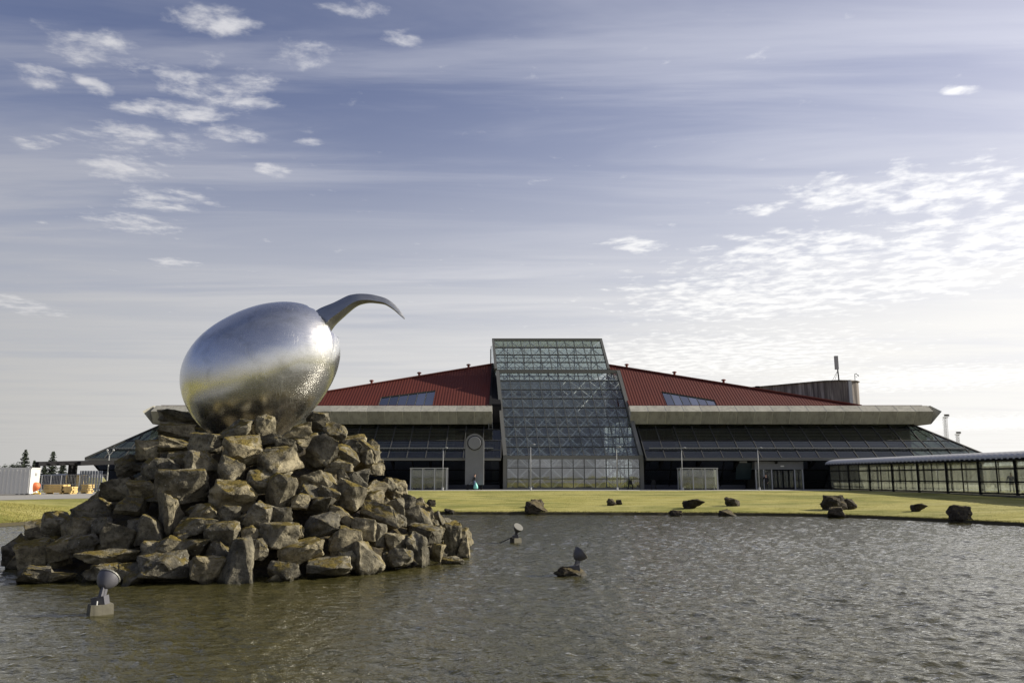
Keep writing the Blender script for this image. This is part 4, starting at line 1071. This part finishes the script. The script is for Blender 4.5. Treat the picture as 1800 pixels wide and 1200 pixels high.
# ------------------------------------------------------------------ floodlights standing in the pond
def floodlight(c, aim, label, base, scale=1.0, cable=False):
    """c = point on the water, aim = direction the bell looks"""
    c = Vector(c); F = empty('floodlight', c); tag(F, label, 'floodlight', 'floodlights standing in the pond')
    s = scale; aim = Vector(aim).normalized(); side = Vector((aim.x, aim.y, 0)).normalized()
    if base == 'block':
        bb = MB(); bb.hexa([c + Vector(p) * s for p in [(-.30, -.22, -.4), (.30, -.22, -.4), (.30, .26, -.4), (-.30, .26, -.4), (-.27, -.19, .26), (.27, -.19, .26), (.27, .23, .26), (-.27, .23, .26)]])
        o = bb.build('concrete_base', 'concrete_block', F); o.rotation_euler = (0, 0, R(38)); top = c + Vector((0, 0, .26 * s))
    else:
        o = link('rock_base', LROCK[4], F, (0, 0, .02)); o.scale = (1.30 * s, .95 * s, .62 * s); top = c + Vector((.12, 0, .16 * s))
    MB().hexa([top + Vector(p) * s for p in [(-.20, -.12, 0), (.16, -.12, 0), (.16, .14, 0), (-.20, .14, 0), (-.22, -.14, .16), (.12, -.14, .22), (.12, .14, .22), (-.22, .14, .16)]]).build('ballast_box', 'lamp_grey', F)
    j0 = top + Vector((0, 0, .12 * s)); j1 = j0 + (side * .12 + Vector((0, 0, .42))) * s
    MB().bar(j0, j1, .16 * s, .10 * s, side).bar(j0 + Vector((.04, -.06, .06)) * s, j1 + Vector((.03, -.06, -.02)) * s, .05 * s, .16 * s, side).build('bracket_arm', 'lamp_grey', F)
    hd = MB(); cc = j1 - aim * .06 * s
    hd.lathe(cc, aim, [(-.14 * s, .07 * s), (-.10 * s, .12 * s), (0, .21 * s), (.14 * s, .275 * s), (.22 * s, .285 * s), (.22 * s, .26 * s), (.18 * s, .25 * s)], 22)
    h_ = hd.build('bell_housing', 'lamp_grey', F, True); h_.data.set_sharp_from_angle(angle=R(40))
    MB().lathe(cc, aim, [(.19 * s, .25 * s), (.215 * s, .20 * s), (.225 * s, .02 * s)], 20).build('lens', 'roof_glass', h_, True)
    MB().lathe(cc, aim, [(.205 * s, .30 * s), (.245 * s, .30 * s)], 22).build('rim_ring', 'edge_frame', h_)
    MB().tube(cc + Vector((0, 0, .28 * s)) + aim * .2 * s, cc + Vector((0, 0, .34 * s)) + aim * .2 * s, .02 * s, .02 * s, 6).build('clip', 'edge_frame', h_)
    if base == 'block' and not cable: MB().tube(top + Vector((-.22, 0, .05)) * s, c + Vector((-1.0, -.25, -.02)) * s, .018, .018, 5).build('cable', 'rubber', F)
    if cable: MB().tube(top + Vector((.0, -.2, .1)) * s, top + Vector((.0, -.24, -.36)) * s, .012, .012, 5).build('conduit', 'white_paint', F)
    return F
egg_aim = lambda c: (ec - Vector(c))
c = onz(176, 1079, 0); floodlight(c, Vector((.10, .75, .62)), 'grey floodlight on a concrete block at the left below the rock mound', 'block', .68, True)
c = onz(907, 953, 0); floodlight(c, Vector((.45, -.55, .75)), 'small floodlight on a block just right of the rock mound, tilted to the sky', 'block', .62)
c = onz(1004, 1010, 0); floodlight(c, Vector((.62, .25, .62)), 'floodlight on a mossy rock in the open water, nearest the middle of the pond', 'rock', .66)

# ------------------------------------------------------------------ street furniture before the terminal
def shelter(x0, x1, label, Y=88.0):
    Sx = empty('bus_shelter', ((x0 + x1) / 2, Y, 1.008)); tag(Sx, label, 'bus shelter', 'glass shelters before the terminal')
    zt = 3.30; yb = Y + 1.5; z0 = 1.008
    MB().box((x0 - .1, Y - .15, zt), (x1 + .1, yb + .1, zt + .09)).build('roof', 'light_post', Sx)
    for k in range(4):
        x = x0 + (x1 - x0) * k / 3
        for yy in (Y, yb): MB().box((x - .06, yy - .06, z0), (x + .06, yy + .06, zt)).build('post', 'light_post', Sx)
    for k in range(3):
        a, b_ = x0 + (x1 - x0) * k / 3 + .07, x0 + (x1 - x0) * (k + 1) / 3 - .07
        for yy in (Y, yb): MB().box((a, yy - .01, z0 + .18), (b_, yy + .01, zt - .1)).build('pane', 'shelter_glass', Sx)
    for xx in (x0, x1): MB().box((xx - .01, Y + .08, z0 + .18), (xx + .01, yb - .08, zt - .1)).build('pane', 'shelter_glass', Sx)
    MB().box((x0 + .1, Y + .7, z0 + 1.20), (x1 - .1, Y + .76, z0 + 1.42)).build('hand_rail', 'mullion', Sx)
    MB().box((x0 + .3, Y + 1.0, z0 + .45), (x1 - .3, Y + 1.35, z0 + .50)).box((x0 + .4, Y + 1.1, z0), (x0 + .5, Y + 1.2, z0 + .45)).box((x1 - .5, Y + 1.1, z0), (x1 - .4, Y + 1.2, z0 + .45)).build('bench', 'mullion', Sx)
shelter(at(722, 840, 88).x, at(785, 840, 88).x, 'glass bus shelter with three bays standing left of the round topped pylon')
shelter(at(1197, 840, 88).x, at(1261, 840, 88).x, 'glass bus shelter right of the tower before the dark ground floor')
def lamppost(px, ytop, label, Y=87.2, side=.25):
    b_ = at(px, 858, Y); b_.z = 1.0; h_ = at(px, ytop, Y).z - 1.0
    L = empty('lamp_post', b_); tag(L, label, 'lamp post', 'slim lamp posts along the kerb')
    MB().tube(b_, b_ + Vector((0, 0, h_)), .05, .035, 10).build('pole', 'pole_grey', L, True)
    MB().bar(b_ + Vector((-.05, 0, h_)), b_ + Vector((side * 1.6, 0, h_ + .12)), .10, .06).lathe(b_ + Vector((side * 1.4, 0, h_ + .02)), (0, 0, 1), [(0, .16), (.08, .18), (.13, .08)], 10).build('lamp_head', 'pole_grey', L)
    MB().tube(b_, b_ + Vector((0, 0, .3)), .12, .11, 8).build('base', 'light_post', L)
lamppost(778, 788, 'slim lamp post behind the left bus shelter')
lamppost(933, 782, 'slim lamp post before the left part of the glass tower')
lamppost(1085, 786, 'slim lamp post before the right part of the glass tower')
lamppost(1200, 788, 'slim lamp post at the left end of the right bus shelter')
lamppost(1335, 788, 'slim lamp post beside the entrance doors')
# round-topped pylon
PY = empty('pylon', (at(834, 850, 89.6).x, 89.6, 1.008)); tag(PY, 'grey round topped pylon with a big disc left of the glass tower', 'pylon')
cx = PY.location.x; zt = at(834, 762, 89.6).z; rW = 1.03; zc = zt - rW
poly = [Vector((cx - rW, 89.3, 1.55)), Vector((cx + rW, 89.3, 1.55))] + [Vector((cx + rW * math.cos(a), 89.3, zc + rW * math.sin(a))) for a in [math.pi * k / 24 for k in range(25)]]
MB().prism(poly, (0, .8, 0)).build('slab', 'pylon', PY)
MB().lathe((cx, 89.31, zc), (0, -1, 0), [(0, .80), (.10, .80), (.10, .74), (.02, .74)], 32).build('disc_ring', 'dark_metal', PY)
MB().lathe((cx, 89.3, zc), (0, -1, 0), [(0, .72), (.13, .72), (.16, .66)], 32).build('disc', 'pylon_disc', PY)
for s in (-.75, .75): MB().box((cx + s - .1, 89.45, 1.008), (cx + s + .1, 89.85, 1.55)).build('foot', 'dark_metal', PY)

# ------------------------------------------------------------------ people
def person(loc, h_, face, look, label, legs=.22, name='person'):
    """a continuous skinned body; look maps regions to materials; face = heading angle"""
    s = h_ / 1.75
    J = {'pel': (0, 0, .95, .15, 'legs'), 'wst': (0, 0, 1.10, .135, 'top'), 'chs': (0, .01, 1.32, .165, 'top'), 'nck': (0, .02, 1.49, .06, 'skin'), 'hd0': (0, .04, 1.58, .085, 'skin'), 'hd1': (0, .05, 1.67, .10, 'hair'), 'hd2': (0, .03, 1.74, .06, 'hair'),
         'lh': (-.09, 0, .90, .10, 'legs'), 'lk': (-.10, legs * .6, .50, .07, 'legs'), 'la': (-.10, legs * .7, .09, .045, 'shoe'), 'lt': (-.10, legs * .7 + .16, .04, .035, 'shoe'),
         'rh': (.09, 0, .90, .10, 'legs'), 'rk': (.10, -legs * .2, .50, .07, 'legs'), 'ra': (.10, -legs, .12, .045, 'shoe'), 'rt': (.10, -legs + .15, .04, .035, 'shoe'),
         'ls': (-.19, 0, 1.41, .075, 'top'), 'le': (-.25, -.08, 1.14, .055, 'top'), 'lw': (-.25, .06, .90, .04, 'top'), 'lp': (-.25, .11, .83, .038, 'skin'),
         'rs': (.19, 0, 1.41, .075, 'top'), 're': (.26, -.16, 1.16, .055, 'top'), 'rw': (.26, -.28, .94, .04, 'top'), 'rp': (.26, -.32, .87, .038, 'skin')}
    E = [('pel', 'wst'), ('wst', 'chs'), ('chs', 'nck'), ('nck', 'hd0'), ('hd0', 'hd1'), ('hd1', 'hd2'), ('pel', 'lh'), ('lh', 'lk'), ('lk', 'la'), ('la', 'lt'), ('pel', 'rh'), ('rh', 'rk'), ('rk', 'ra'), ('ra', 'rt'), ('chs', 'ls'), ('ls', 'le'), ('le', 'lw'), ('lw', 'lp'), ('chs', 'rs'), ('rs', 're'), ('re', 'rw'), ('rw', 'rp')]
    ks = list(J); me = bpy.data.meshes.new('tmp'); me.from_pydata([J[k][:3] for k in ks], [(ks.index(a), ks.index(b_)) for a, b_ in E], [])
    ob = bpy.data.objects.new('tmp', me); col.objects.link(ob)
    ob.modifiers.new('s', 'SKIN'); sv = me.skin_vertices[0].data
    for i, k in enumerate(ks): sv[i].radius = (J[k][3], J[k][3] * (.72 if k in ('wst', 'chs', 'pel') else 1)); sv[i].use_root = (k == 'pel')
    sb = ob.modifiers.new('b', 'SUBSURF'); sb.levels = 2
    dg_ = bpy.context.evaluated_depsgraph_get(); bm_ = bpy.data.meshes.new_from_object(ob.evaluated_get(dg_))
    bpy.data.objects.remove(ob)
    mats = []
    for k in ('top', 'legs', 'skin', 'hair', 'shoe'): bm_.materials.append(M[look[k]]); mats.append(k)
    jp = [(Vector(J[k][:3]), J[k][4]) for k in ks]
    for pl in bm_.polygons:
        c_ = pl.center; reg = min(jp, key=lambda q_: (q_[0] - c_).length)[1]
        if reg == 'hair' and c_.y > .07 and c_.z < 1.68: reg = 'skin'
        pl.material_index = mats.index(reg); pl.use_smooth = True
    bm_.name = 'body'
    root = empty(name, loc); root.rotation_euler = (0, 0, face); tag(root, label, 'person')
    b_ = link('body', bm_, root); b_.scale = (s, s, s)
    return root
p = at(834, 861, 89.0)
P1 = person((p.x, 89.0, 1.008), 1.72, R(-90), dict(top='black_cloth', legs='jeans', skin='skin', hair='hair', shoe='black_cloth'), 'person in a dark jacket walking right, pulling luggage before the pylon')
P2 = person((at(1347, 855, 90.3).x, 90.3, 1.008), 1.70, R(180), dict(top='black_cloth', legs='black_cloth', skin='skin', hair='black_cloth', shoe='black_cloth'), 'person all in black standing beside the entrance doors', .03)
P3 = person((38.9, 63.0, 1.05), 1.70, R(160), dict(top='blue_coat', legs='jeans', skin='skin', hair='hair', shoe='black_cloth'), 'person in a blue coat inside the glazed walkway', .15)
bag = MB(); q = Vector((p.x + .15, 88.72, 1.0)); bag.lathe(q + Vector((0, 0, .12)), (0, 0, 1), [(0, .20), (.1, .26), (.35, .22), (.58, .10), (.72, .03)], 12)
bo = bag.build('carrier_bag', 'turquoise', None, True, origin=q); tag(bo, 'pale turquoise carrier bag hanging from the walking person\'s hand', 'bag')
q = Vector((p.x - .72, 89.05, 1.008)); SC = empty('suitcase', q); tag(SC, 'black wheeled suitcase pulled along behind the walking person', 'suitcase')
MB().hexa([q + Vector(v) for v in [(-.30, -.18, .08), (.02, -.18, .02), (.02, .18, .02), (-.30, .18, .08), (-.05, -.18, .62), (.26, -.18, .52), (.26, .18, .52), (-.05, .18, .62)]]).build('case', 'black_cloth', SC)
MB().bar(q + Vector((.1, -.1, .55)), q + Vector((.46, -.1, .90)), .025).bar(q + Vector((.1, .1, .55)), q + Vector((.46, .1, .90)), .025).bar(q + Vector((.46, -.1, .90)), q + Vector((.46, .1, .90)), .03).build('handle', 'light_post', SC)
for s in (-.14, .14): MB().tube(q + Vector((-.12, s - .02, .06)), q + Vector((-.12, s + .02, .06)), .06, .06, 10).build('wheel', 'rubber', SC)

# bicycle stands by the wall
for px, lab in ((1108, 'dark bicycle stand beside the right foot of the glass tower'), (1149, 'dark bicycle stand further right along the dark ground floor')):
    b_ = at(px, 858, 91.6); b_.z = 1.008; mb = MB()
    for k in range(2):
        xo = (k - .5) * .5
        mb.tube(b_ + Vector((xo, -.3, 0)), b_ + Vector((xo * .6, 0, 1.15)), .04, .04, 6).tube(b_ + Vector((xo * .6, 0, 1.15)), b_ + Vector((xo, .3, 0)), .04, .04, 6)
    mb.bar(b_ + Vector((-.16, 0, .8)), b_ + Vector((.16, 0, .8)), .07, .5)
    tag(mb.build('bicycle_stand', 'rubber', None, origin=b_), lab, 'bicycle stand', 'bicycle stands at the terminal wall')

# ------------------------------------------------------------------ left background: works yard
c0 = Vector((-37.9, 63.6, 1.012)); dl = Vector((-.963, -.27, 0)); de = Vector((-.27, .963, 0))
CB = empty('site_cabin', c0); tag(CB, 'white site cabin at the left edge with its lit end wall', 'cabin')
hc = 2.05
q = [c0, c0 + dl * 7, c0 + dl * 7 + de * 2.45, c0 + de * 2.45]
MB().hexa([x + Vector((0, 0, .08)) for x in q] + [x + Vector((0, 0, hc)) for x in q]).build('shell', 'white_cabin', CB)
rb = MB()
for k in range(24):
    a = c0 + dl * (.15 + .29 * k) - de * .02; rb.bar(a + Vector((0, 0, .15)), a + Vector((0, 0, hc - .1)), .10, .03, de)
rb.build('side_ribs', 'grey_cabin', CB)
MB().hexa([x + Vector((0, 0, hc)) + (x - c0 - dl * 3.5 - de * 1.2).normalized() * .05 for x in q] + [x + Vector((0, 0, hc + .07)) + (x - c0 - dl * 3.5 - de * 1.2).normalized() * .05 for x in q]).build('roof_rim', 'white_cabin', CB)
a = c0 + de * 1.1 - dl * .02; MB().bar(a + Vector((0, 0, hc - .45)), a + de * .5 + Vector((0, 0, hc - .45)), .03, .22).build('number_plate', 'grey_board', CB)
for k in (0, 1):
    a = c0 + dl * (.1 + 6.7 * k); MB().box(a + Vector((-.1, -.1, -.01)), a + Vector((.1, .1, .1))).build('foot', 'rubber', CB)
# orange mixer and dark drum
def mixer(px, drumcol, label, kind):
    b_ = onz(px, 869, 1.012); X = empty('concrete_mixer', b_); tag(X, label, 'mixer')
    MB().lathe(b_ + Vector((0, 0, .62)), (.75, -.2, .45), [(-.42, .14), (-.32, .29), (0, .36), (.24, .29), (.38, .18), (.38, .15)], 16).build('drum', drumcol, X, True)
    MB().bar(b_ + Vector((-.5, 0, .1)), b_ + Vector((.5, 0, .1)), .1).bar(b_ + Vector((-.3, -.3, 0)), b_ + Vector((0, 0, .6)), .06).bar(b_ + Vector((.3, .3, 0)), b_ + Vector((0, 0, .6)), .06).bar(b_ + Vector((-.4, .3, 0)), b_ + Vector((0, 0, .6)), .06).build('frame', 'yellow' if kind else 'rubber', X)
    for s in (-.35, .35): MB().tube(b_ + Vector((-.3, s - .04, .17)), b_ + Vector((-.3, s + .04, .17)), .17, .17, 12).build('wheel', 'rubber', X)
mixer(60, 'orange', 'orange concrete mixer beside the white cabin\'s lit end', True)
mixer(41, 'rubber', 'dark drum mixer in front of the white cabin', False)
def pile(px, py, w_, nl, label, Y=None):
    b_ = onz(px, py, 1.012); mpp = b_.y / FPX; X = empty('timber_stack', b_); tag(X, label, 'timber stack', 'timber stacked in the works yard')
    L = w_ * mpp
    for j in range(nl):
        for k in range(4):
            MB().box(b_ + Vector((-L / 2 + rr.uniform(-.08, .08), k * .26, .12 + j * .17)), b_ + Vector((L / 2 + rr.uniform(-.08, .08), k * .26 + .22, .12 + j * .17 + .14))).build('plank', 'timber', X)
    for s in (-.35, .35): MB().box(b_ + Vector((L * s - .05, 0, 0)), b_ + Vector((L * s + .05, 1, .12))).build('bearer', 'timber', X)
pile(93, 868, 34, 4, 'low stack of yellow timber nearest the orange mixer')
pile(116, 868, 18, 3, 'short stack of yellow timber in the middle of the yard')
pile(128, 862, 27, 9, 'tall stack of yellow timber under the black portal')
pile(147, 867, 12, 4, 'small stack of yellow timber furthest right by the mound')
# black portal canopy
b0, b1 = at(65, 815, 70), at(172, 812, 84)
PO = empty('portal_canopy', (b0.x, b0.y, 1.012)); tag(PO, 'black steel portal canopy beside the left end of the terminal', 'canopy')
MB().bar(b0, b1, .3, .38).build('beam', 'dark_metal', PO)
MB().bar(b0 + Vector((1.5, 4, .1)), b1 + Vector((1.5, 4, .1)), .3, .38).build('beam', 'dark_metal', PO)
for k in range(7):
    f = .08 + .14 * k; MB().bar(b0.lerp(b1, f) + Vector((0, 0, .1)), b0.lerp(b1, f) + Vector((1.5, 4, .2)), .12, .16).build('cross_beam', 'dark_metal', PO)
for px, Y in ((67, 70.3), (125, 77.5), (133, 79)):
    t_ = at(px, 812, Y); MB().box((t_.x - .15, Y - .15, 1.012), (t_.x + .15, Y + .15, t_.z)).build('post', 'dark_metal', PO)
# blue-grey sheet fence and mesh fence
a0, a1 = at(139, 848, 78), at(178, 848, 78)
FE = empty('sheet_fence', (a0.x, 78, 1.012)); tag(FE, 'blue grey ribbed sheet fence beyond the timber', 'fence')
zt_ = at(150, 827, 78).z; nsh = 16
for k in range(nsh):
    x = a0.x + (a1.x - a0.x) * k / nsh; wd = (a1.x - a0.x) / nsh
    MB().box((x + .01, 78 + (k % 2) * .05, 1.012), (x + wd - .02, 78.04 + (k % 2) * .05, zt_)).build('sheet', 'blue_sheet', FE)
ME = empty('mesh_fence', (-40, 61.5, 1.012)); tag(ME, 'light wire site fence running past the cabin and timber', 'fence')
for px in (10, 74, 90, 108, 140, 180):
    t_ = at(px, 834, 69.5); MB().tube((t_.x, 69.5, 1.012), (t_.x, 69.5, t_.z), .03, .03, 6).build('post', 'light_post', ME)
l_, r2 = at(-20, 834, 69.5), at(190, 834, 69.5)
MB().bar(l_, r2, .035).bar(l_ - Vector((0, 0, .8)), r2 - Vector((0, 0, .8)), .03).build('rail', 'light_post', ME)
wr = MB()
for k in range(80): x = l_.x + (r2.x - l_.x) * k / 79; wr.bar((x, 69.5, 1.1), (x, 69.5, l_.z), .010)
tag(wr.build('wire_mesh', 'light_post', ME, fix=False), kind='stuff')
NB = MB(); q0, q1 = at(75, 848, 95), at(140, 836, 97)
nb = NB.box((q0.x, 95, 1.0), (q1.x, 99, q1.z)).build('storage_shed', 'navy', None, origin=(q0.x, 95, 1.0)); tag(nb, 'low dark blue shed behind the site fence', 'shed')
MB().hexa([Vector((q0.x - .2, 94.8, q1.z)), Vector((q1.x + .2, 94.8, q1.z)), Vector((q1.x + .2, 99.2, q1.z)), Vector((q0.x - .2, 99.2, q1.z)), Vector((q0.x - .2, 94.8, q1.z + .1)), Vector((q1.x + .2, 94.8, q1.z + .1)), Vector((q1.x + .2, 99.2, q1.z + .25)), Vector((q0.x - .2, 99.2, q1.z + .25))]).build('shed_roof', 'blue_sheet', nb)
# two-armed lamp before the left end of the skirt
b_ = at(191, 812, 86); b_.z = 1.0; L = empty('lamp_post', b_); tag(L, 'two armed lamp post before the left tip of the glass skirt', 'lamp post', 'slim lamp posts along the kerb')
z1 = at(191, 800, 86).z; z2 = at(191, 792, 86).z
MB().tube(b_, (b_.x, b_.y, z1), .07, .05, 8).bar((b_.x, b_.y, z1), (b_.x - .25, b_.y, z2), .06).bar((b_.x, b_.y, z1), (b_.x + .4, b_.y, z2), .06).build('pole', 'light_post', L)
for dx in (-.25, .4): MB().lathe((b_.x + dx, b_.y, z2), (0, 0, 1), [(0, .12), (.1, .14), (.18, .05)], 8).build('lamp_head', 'light_post', L)

# trees
def conifer(px, ytop, wpx, Y, label, seed):
    r = random.Random(seed); b_ = at(px, 845, Y); b_.z = 1.0; h_ = at(px, ytop, Y).z - 1.0; W_ = wpx * Y / FPX / 2
    X = empty('conifer_tree', b_); tag(X, label, 'tree', 'trees behind the works yard')
    MB().tube(b_, b_ + Vector((0, 0, h_ * .97)), .14, .02, 7).build('trunk', 'bark', X)
    mb = MB(); zz = h_ * .06
    while zz < h_ * .985:
        f = zz / h_; rad_ = W_ * (1 - f) ** .85 * r.uniform(.75, 1.15) + .06
        nb_ = 5 if f < .8 else 4; a0 = r.uniform(0, 6)
        for k in range(nb_):
            a = a0 + 2 * math.pi * k / nb_ + r.uniform(-.3, .3); L_ = rad_ * r.uniform(.65, 1.1); dx, dy = math.cos(a), math.sin(a)
            tip = b_ + Vector((dx * L_, dy * L_, zz + L_ * r.uniform(-.30, .42)))
            root = b_ + Vector((0, 0, zz))
            for s in range(9):
                t0 = .12 + .1 * s; c_ = root.lerp(tip, t0); wd_ = (1 - t0) * L_ * .22 + .04
                for sg in (-1, 1):
                    e_ = c_ + Vector((-dy * sg * wd_ + dx * wd_ * .7, dx * sg * wd_ + dy * wd_ * .7, -r.uniform(.02, .14)))
                    k0 = len(mb.v); mb.v += [tuple(c_ + Vector((0, 0, .03))), tuple(c_ + Vector((dx * .10, dy * .10, -.05))), tuple(e_)]; mb.f.append((k0, k0 + 1, k0 + 2))
            mb.bar(root, tip, .035, .03)
        zz += h_ * r.uniform(.016, .030) 
    mb.build('crown', 'needle', X, fix=False)
def broad(px, ytop, wpx, Y, label, seed):
    r = random.Random(seed); b_ = at(px, 845, Y); b_.z = 1.0; h_ = at(px, ytop, Y).z - 1.0; W_ = wpx * Y / FPX / 2
    X = empty('small_tree', b_); tag(X, label, 'tree', 'trees behind the works yard')
    tk = MB(); tk.tube(b_, b_ + Vector((0, 0, h_ * .6)), .12, .06, 7)
    mb = MB()
    for k in range(9):
        a = r.uniform(0, 6.28); c_ = b_ + Vector((math.cos(a) * W_ * r.uniform(.1, .8), math.sin(a) * W_ * .6, h_ * r.uniform(.35, .88)))
        tk.tube(b_ + Vector((0, 0, h_ * .35)), c_, .04, .015, 5)
        for q_ in range(130):
            v = Vector((r.gauss(0, 1), r.gauss(0, 1), r.gauss(0, 1))) * .36 * W_; p_ = c_ + v; s_ = r.uniform(.07, .16)
            k0 = len(mb.v); mb.v += [tuple(p_ + Vector((r.uniform(-s_, s_), r.uniform(-s_, s_), r.uniform(-s_, s_)))) for _ in range(3)]; mb.f.append((k0, k0 + 1, k0 + 2))
    tk.build('trunk', 'bark', X); mb.build('crown', 'needle', X, fix=False)
conifer(40, 789, 40, 105, 'tall pointed conifer behind the white cabin', 1)
conifer(57, 808, 18, 108, 'shorter conifer right of the tall one behind the cabin', 2)
conifer(89, 791, 42, 106, 'tall pointed conifer behind the black portal canopy', 3)
conifer(108, 809, 28, 110, 'shorter conifer seen under the black portal canopy', 4)
conifer(76, 812, 20, 112, 'small conifer between the two tall pointed ones', 7)
broad(14, 813, 16, 104, 'small round tree behind the cabin, second from the left edge', 5)
broad(25, 814, 16, 107, 'small round tree next to the tall conifer behind the cabin', 6)
broad(-2, 816, 14, 104, 'small round tree cut by the left edge of the picture', 8)

# ------------------------------------------------------------------ right background
def mast(px, ytop, ybot, wpx, Y, label):
    b_ = at(px, ybot, Y); t_ = at(px, ytop, Y); W_ = wpx * Y / FPX / 2; b_.z = 1.0
    X = empty('floodlight_mast', b_); tag(X, label, 'mast', 'lattice masts beyond the terminal')
    mb = MB(); h_ = t_.z - 1.0
    for sx in (-1, 1):
        for sy in (-1, 1): mb.bar(b_ + Vector((sx * W_, sy * W_, 0)), t_ + Vector((sx * W_ * .8, sy * W_ * .8, 0)), .07)
    n_ = max(6, int(h_ / (W_ * 2.2)))
    for k in range(n_):
        z0, z1 = h_ * k / n_, h_ * (k + 1) / n_
        for sy in (-1, 1): mb.bar(b_ + Vector((-W_, sy * W_, z0)), b_ + Vector((W_, sy * W_, z1)), .035)
        for sx in (-1, 1): mb.bar(b_ + Vector((sx * W_, -W_, z1)), b_ + Vector((sx * W_, W_, z0)), .035)
    mb.build('lattice', 'aerial', X)
    hd = MB(); hd.box(t_ + Vector((-W_ * 1.9, -W_, 0)), t_ + Vector((W_ * 1.9, W_, .2)))
    for k in range(4): hd.box(t_ + Vector((-W_ * 1.7 + k * W_ * .95, -W_ * 1.2, .35)), t_ + Vector((-W_ * 1.7 + k * W_ * .95 + .5, -W_, .9)))
    hd.build('lamp_platform', 'aerial', X)
mast(1662, 734, 765, 4.2, 210, 'tall lattice floodlight mast rising behind the right end of the parapet')
mast(1683, 764, 772, 4, 230, 'shorter lattice mast just above the right glass slope')
def car(x, y, head, colr, label):
    X = empty('parked_car', (x, y, 1.012)); tag(X, label, 'car', 'cars parked beyond the walkway')
    ca, sa = math.cos(head), math.sin(head)
    def G(p): return Vector((x + p[0] * ca - p[1] * sa, y + p[0] * sa + p[1] * ca, 1.012 + p[2]))
    prof = [(-2.1, .32), (-2.15, .62), (-2.05, .86), (-1.5, .93), (-.9, 1.38), (.7, 1.42), (1.35, .95), (2.0, .84), (2.15, .58), (2.1, .32)]
    def ring(w_, inset): return [G((a, w_ * (1 if z < 1 else .82), z)) for a, z in prof]
    L_, R_ = ring(-.85, 0), ring(.85, 0); n_ = len(prof)
    mb = MB(); mb.add(L_ + R_, [tuple(range(n_ - 1, -1, -1)), tuple(range(n_, 2 * n_))] + [(k, (k + 1) % n_, n_ + (k + 1) % n_, n_ + k) for k in range(n_)])
    mb.build('body', colr, X)
    for s in (-1, 1):
        MB().prism([G((a, s * .80, z)) for a, z in ((-1.25, .98), (-.8, 1.32), (-.08, 1.34), (-.08, .98))], (G((0, s * .06, 0)) - G((0, 0, 0)))).build('window', 'car_glass', X)
        MB().prism([G((a, s * .80, z)) for a, z in ((.02, .98), (.02, 1.34), (.62, 1.34), (1.05, .98))], (G((0, s * .06, 0)) - G((0, 0, 0)))).build('window', 'car_glass', X)
        for a in (-1.35, 1.32):
            wlo = MB(); wlo.tube(G((a, s * .70, .32)), G((a, s * .90, .32)), .32, .32, 14); wh = wlo.build('wheel', 'rubber', X)
            MB().tube(G((a, s * .89, .32)), G((a, s * .915, .32)), .19, .17, 10).build('rim', 'light_post', wh)
        MB().box(*[G((2.06, s * .6 - .14, .62)), G((2.14, s * .6 + .14, .74))]).build('headlight', 'white_paint', X)
simple('car_silver', (.45, .46, .47), .3, .6); simple('car_white', (.7, .7, .7), .3); simple('car_dark', (.03, .03, .035), .3)
car(70.5, 112, .1, 'car_silver', 'silver car parked beyond the walkway, left of the others')
car(75.5, 113, .05, 'car_white', 'white car parked beyond the walkway at the right edge')
car(66, 109, .1, 'car_dark', 'dark car parked beyond the walkway behind the person in blue')
q0, q1 = at(1779, 838, 150), at(1850, 821, 150)
ob = MB(); ob.box((q0.x, 150, 1.0), (q1.x, 165, q1.z)); ob = ob.build('distant_hall', 'grey_board', None, origin=(q0.x, 150, 1)); tag(ob, 'low grey hall far beyond the walkway at the right edge', 'building')
MB().box((q0.x - .3, 149.7, q1.z), (q1.x, 165.3, q1.z + .3)).build('roof_edge', 'dark_metal', ob)
for k in range(5): MB().box((q0.x + .8 + k * 1.6, 149.95, 2.2), (q0.x + 1.9 + k * 1.6, 149.99, 3.2)).build('window', 'navy', ob)
